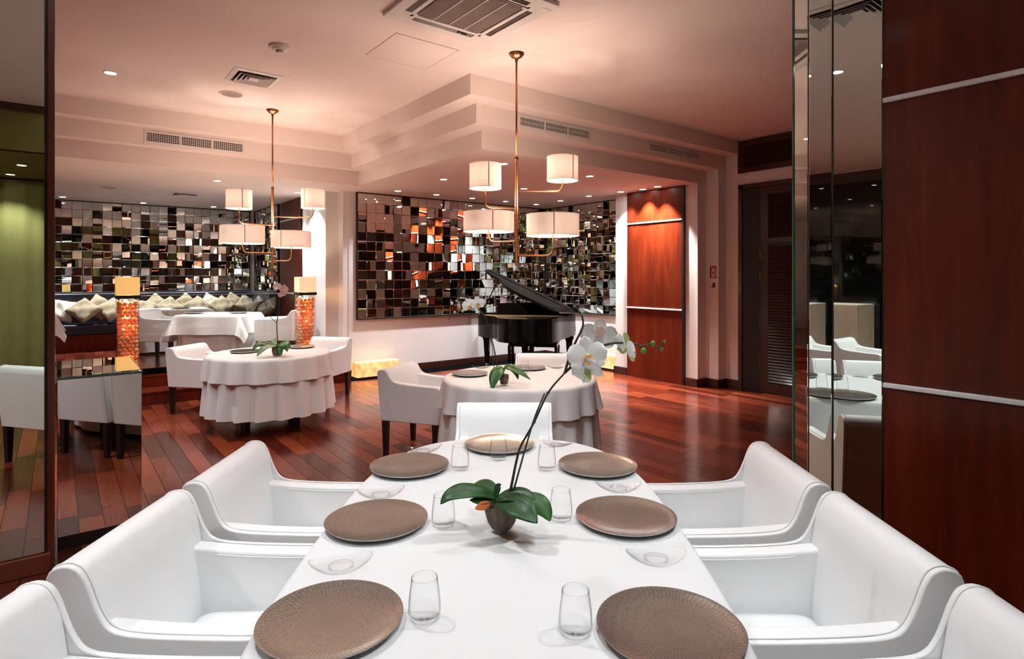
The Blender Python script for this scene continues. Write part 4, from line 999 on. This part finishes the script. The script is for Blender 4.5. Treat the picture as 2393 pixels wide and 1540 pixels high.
def orchid(label, base, prof, sq, rot, mossk):
    t = thing('potted_orchid', label, 'orchid', base)
    pot_mb(prof, sq, 32, rot).build('glass_pot', M['glass'], t, smooth=True)
    zt_ = prof[-1][1]
    inner = [(prof[2][0]*.9, .009)]+[(max(.001, r*.94), z) for r, z in prof if .02 < z < zt_*.93]; inner = [(.001, .009)]+inner+[(inner[-1][0]*.55, inner[-1][1]+.006), (.001, inner[-1][1]+.010)]
    pot_mb(inner, sq, 32, rot).build('potting_bark', M['moss'], t, smooth=True)
    return t
CAMV = Vector((-FW[0], -FW[1], 0)); RV = Vector((RT[0], RT[1], 0)); ZV = Vector((0, 0, 1))
# --- large orchid on the long table
base = on(1172, 1242, TZ+.0005); D0 = 1.785
ob = orchid('white orchid with arching stem in a square glass pot on the long table', base, [(.001, .0), (.022, .0), (.026, .004), (.036, .03), (.0435, .06), (.044, .085), (.041, .105), (.0395, .110)], 5.5, HEAD+PI/4, 1)
def rel(px, py, d): return at(px, py, d)-base
def leaf(pxs, wd, mt='leaf', up=(0, 0, 1), fold=.25): return leaf_mb([rel(*p) for p in pxs], wd, up, fold).build('leaf', M[mt], ob, smooth=True, solid=.002)
cu = (CAMV*.55+ZV).normalized()
leaf([(1160, 1162, 1.785), (1120, 1150, 1.77), (1080, 1150, 1.75), (1048, 1160, 1.735), (1029, 1178, 1.725)], .058, up=cu)
leaf([(1158, 1160, 1.79), (1142, 1142, 1.83), (1118, 1134, 1.87), (1098, 1140, 1.90)], .056, up=cu)
leaf([(1160, 1164, 1.785), (1161, 1148, 1.785), (1165, 1134, 1.78), (1172, 1132, 1.775)], .020, up=CAMV)
leaf([(1163, 1166, 1.785), (1195, 1158, 1.77), (1230, 1160, 1.75), (1250, 1166, 1.735)], .056, up=cu)
leaf([(1168, 1170, 1.78), (1195, 1178, 1.735), (1228, 1196, 1.69), (1256, 1222, 1.665)], .082, up=(CAMV*.9+ZV).normalized())
leaf([(1185, 1166, 1.79), (1245, 1172, 1.78), (1272, 1192, 1.765), (1286, 1218, 1.75)], .062, 'leaf2', up=(CAMV*.9+ZV).normalized())
leaf([(1158, 1166, 1.78), (1135, 1170, 1.76), (1112, 1171, 1.745), (1098, 1168, 1.735)], .030, up=cu)
leaf([(1145, 1178, 1.755), (1128, 1182, 1.74), (1110, 1190, 1.735)], .026, 'dead', up=CAMV)
def stem(o_, pts, r, mt, name='stem', base_=None):
    b_ = base_ if base_ is not None else base
    sp = crom([at(*p)-b_ for p in pts], 6); n_ = len(sp)
    rr = [r*(1-.45*i/(n_-1)) for i in range(n_)]
    return MB().tube(sp, rr, 8).build(name, M[mt], o_, smooth=True)
stem(ob, [(1172, 1175, 1.785), (1190, 1152, 1.785), (1194, 1140, 1.785), (1207.7, 1074, 1.785), (1217.8, 1041, 1.785), (1247.9, 987.4, 1.78), (1281.3, 917.2, 1.775), (1321, 870.4, 1.77)], .0048, 'stem')
stem(ob, [(1176, 1175, 1.78), (1198, 1150, 1.78), (1203, 1136, 1.78), (1244.5, 990.8, 1.77), (1273, 919, 1.765)], .0040, 'stem_green', 'support_stick')
stem(ob, [(1320, 871, 1.77), (1334, 823.6, 1.77), (1346.4, 796.4, 1.77), (1358.6, 771.8, 1.77), (1362.7, 755.5, 1.77), (1359.3, 737.7, 1.77), (1347.7, 720, 1.77), (1339.5, 706.4, 1.77)], .0040, 'stem', 'side_branch')
stem(ob, [(1320, 871, 1.77), (1360, 837, 1.77), (1411.8, 807, 1.77), (1454, 801, 1.765), (1488, 804.5, 1.76), (1496, 808.6, 1.76), (1521, 805, 1.755), (1539.3, 812.7, 1.755), (1551, 799, 1.75)], .0042, 'stem', 'side_branch')
for px, py, r in ((1504, 819.5, .0085), (1526, 802.5, .0075), (1545.5, 815.5, .006), (1553, 799, .0045), (1360, 734, .004), (1342, 716, .004)):
    b = rel(px, py, 1.755); MB().ball(b, r, 10, 7, (1, 1, 1.1)).build('bud', M['bud'], ob, smooth=True)
stem(ob, [(1495, 808, 1.76), (1500, 813, 1.757), (1503, 817, 1.755)], .0018, 'stem', 'bud_stalk')
flower(ob, at(1372, 831, 1.74), CAMV+RV*.05+ZV*.08, .112, .10, root=base)
flower(ob, at(1399, 785, 1.80), -CAMV+RV*.12+ZV*.25, .108, .12, sm='petal', root=base)
petal_mb(Matrix.Translation(rel(1399, 789, 1.775)) @ Matrix((RV, ZV, CAMV)).transposed().to_4x4(), 1.35, .038, .028, .1).build('sepal', M['petal_pink'], ob, smooth=True)
flower(ob, at(1463, 812, 1.755), -RV*.9+CAMV*.35-ZV*.2, .098, -.3, sm='sepal', root=base, lip=None)
flower(ob, at(1372, 865, 1.75), CAMV*.55-RV*.5-ZV*.45, .112, .5, root=base, lip='sepal')
for px, py, d in ((1320, 871, 1.77), (1281, 917, 1.775), (1248, 987, 1.78), (1212, 1058, 1.785)):
    p_ = rel(px, py, d); MB().ball(p_, .0058, 8, 5, (1, 1, .6)).build('stem_node', M['stem'], ob, smooth=True)
# --- orchid on the middle round table
base2 = on(1178, 900, z2+.0005)
o2 = orchid('white orchid in a small silver glass pot on the middle round table', base2, [(.001, .0), (.020, .0), (.028, .012), (.036, .045), (.037, .075), (.030, .11), (.026, .118)], 2.0, 0, 1)
d2 = FX*(CH-z2)/(900-HY)
def leaf2(o_, b_, pxs, wd, mt='leaf2', up=ZV, fold=.2): return leaf_mb([at(*p)-b_ for p in pxs], wd, up, fold).build('leaf', M[mt], o_, smooth=True, solid=.002)
leaf2(o2, base2, [(1176, 860, d2), (1165, 868, d2-.04), (1155, 886, d2-.08), (1150, 911, d2-.11)], .095, up=(CAMV+ZV*.3-RV*.3))
leaf2(o2, base2, [(1176, 860, d2), (1190, 858, d2-.03), (1212, 868, d2-.06), (1240, 887, d2-.09)], .062, up=(CAMV*.8+ZV))
leaf2(o2, base2, [(1178, 860, d2), (1195, 862, d2+.02), (1206, 872, d2), (1211, 887, d2-.02)], .045, up=(CAMV*.8+ZV))
stem(o2, [(1176, 866, d2), (1162.6, 857, d2), (1158, 832, d2), (1148, 788, d2), (1134.7, 742.6, d2), (1117.8, 720.7, d2), (1102, 702, d2), (1091, 689, d2)], .0055, 'stem', 'stem', base2)
stem(o2, [(1172, 868, d2), (1156, 862, d2), (1151, 820, d2), (1146, 785, d2)], .004, 'stem_green', 'support_stick', base2)
stem(o2, [(1112, 714, d2), (1092, 721, d2), (1077, 726, d2), (1060, 735, d2), (1048, 748, d2)], .004, 'stem', 'side_branch', base2)
flower(o2, at(1097.5, 715, d2-.02), CAMV-RV*.1, .105, 0, root=base2); flower(o2, at(1116, 709, d2-.03), CAMV+RV*.3, .10, .1, root=base2); flower(o2, at(1073, 717, d2), -RV+CAMV*.4, .07, 0, 'petal', 'petal_pink', base2)
for px, py in ((1081, 727), (1063, 730)): MB().ball(at(px, py, d2)-base2, .011, 8, 6).build('bud', M['sepal'], o2, smooth=True)
# --- orchid on the left round table
base3 = on(648, 832, z2+.0005); d3 = FX*(CH-z2)/(832-HY)
o3 = orchid('pale pink orchid with drooping leaves on the left round table', base3, [(.001, .0), (.03, .0), (.045, .015), (.055, .05), (.052, .085), (.045, .10)], 2.0, 0, 1)
for tip, mid, wd in (((588, 820, d3-.1), (612, 802, d3-.05), .055), ((600, 833, d3-.2), (622, 812, d3-.1), .06), ((678, 812, d3-.05), (664, 803, d3-.02), .06), ((655, 830, d3-.15), (656, 806, d3-.1), .07), ((636, 800, d3+.12), (640, 796, d3+.06), .06), ((672, 822, d3-.12), (664, 806, d3-.08), .06)):
    leaf2(o3, base3, [(648, 808, d3), mid, ((tip[0]+mid[0])/2, (tip[1]+mid[1])/2-3, (tip[2]+mid[2])/2), tip], wd*1.25, 'leaf2', up=(CAMV*.7+ZV))
stem(o3, [(648, 812, d3), (648.6, 797, d3), (647, 757, d3), (651.4, 723, d3), (651.4, 685, d3)], .006, 'stem', 'stem', base3)
stem(o3, [(651, 728, d3), (668, 712, d3), (686, 697, d3)], .0035, 'stem', 'side_branch', base3); stem(o3, [(647, 755, d3), (630, 738, d3), (622, 715, d3), (618, 704, d3)], .0035, 'stem', 'side_branch', base3)
flower(o3, at(648, 671, d3), CAMV-RV*.35, .10, .1, 'petal_pink', 'petal_pink', base3, 'petal'); flower(o3, at(664, 676, d3), RV+CAMV*.45, .10, -.2, 'petal_pink', 'petal_pink', base3, 'petal'); flower(o3, at(659, 688, d3), RV*.5+CAMV-ZV*.4, .075, .4, 'petal_pink', 'petal_pink', base3, 'petal')
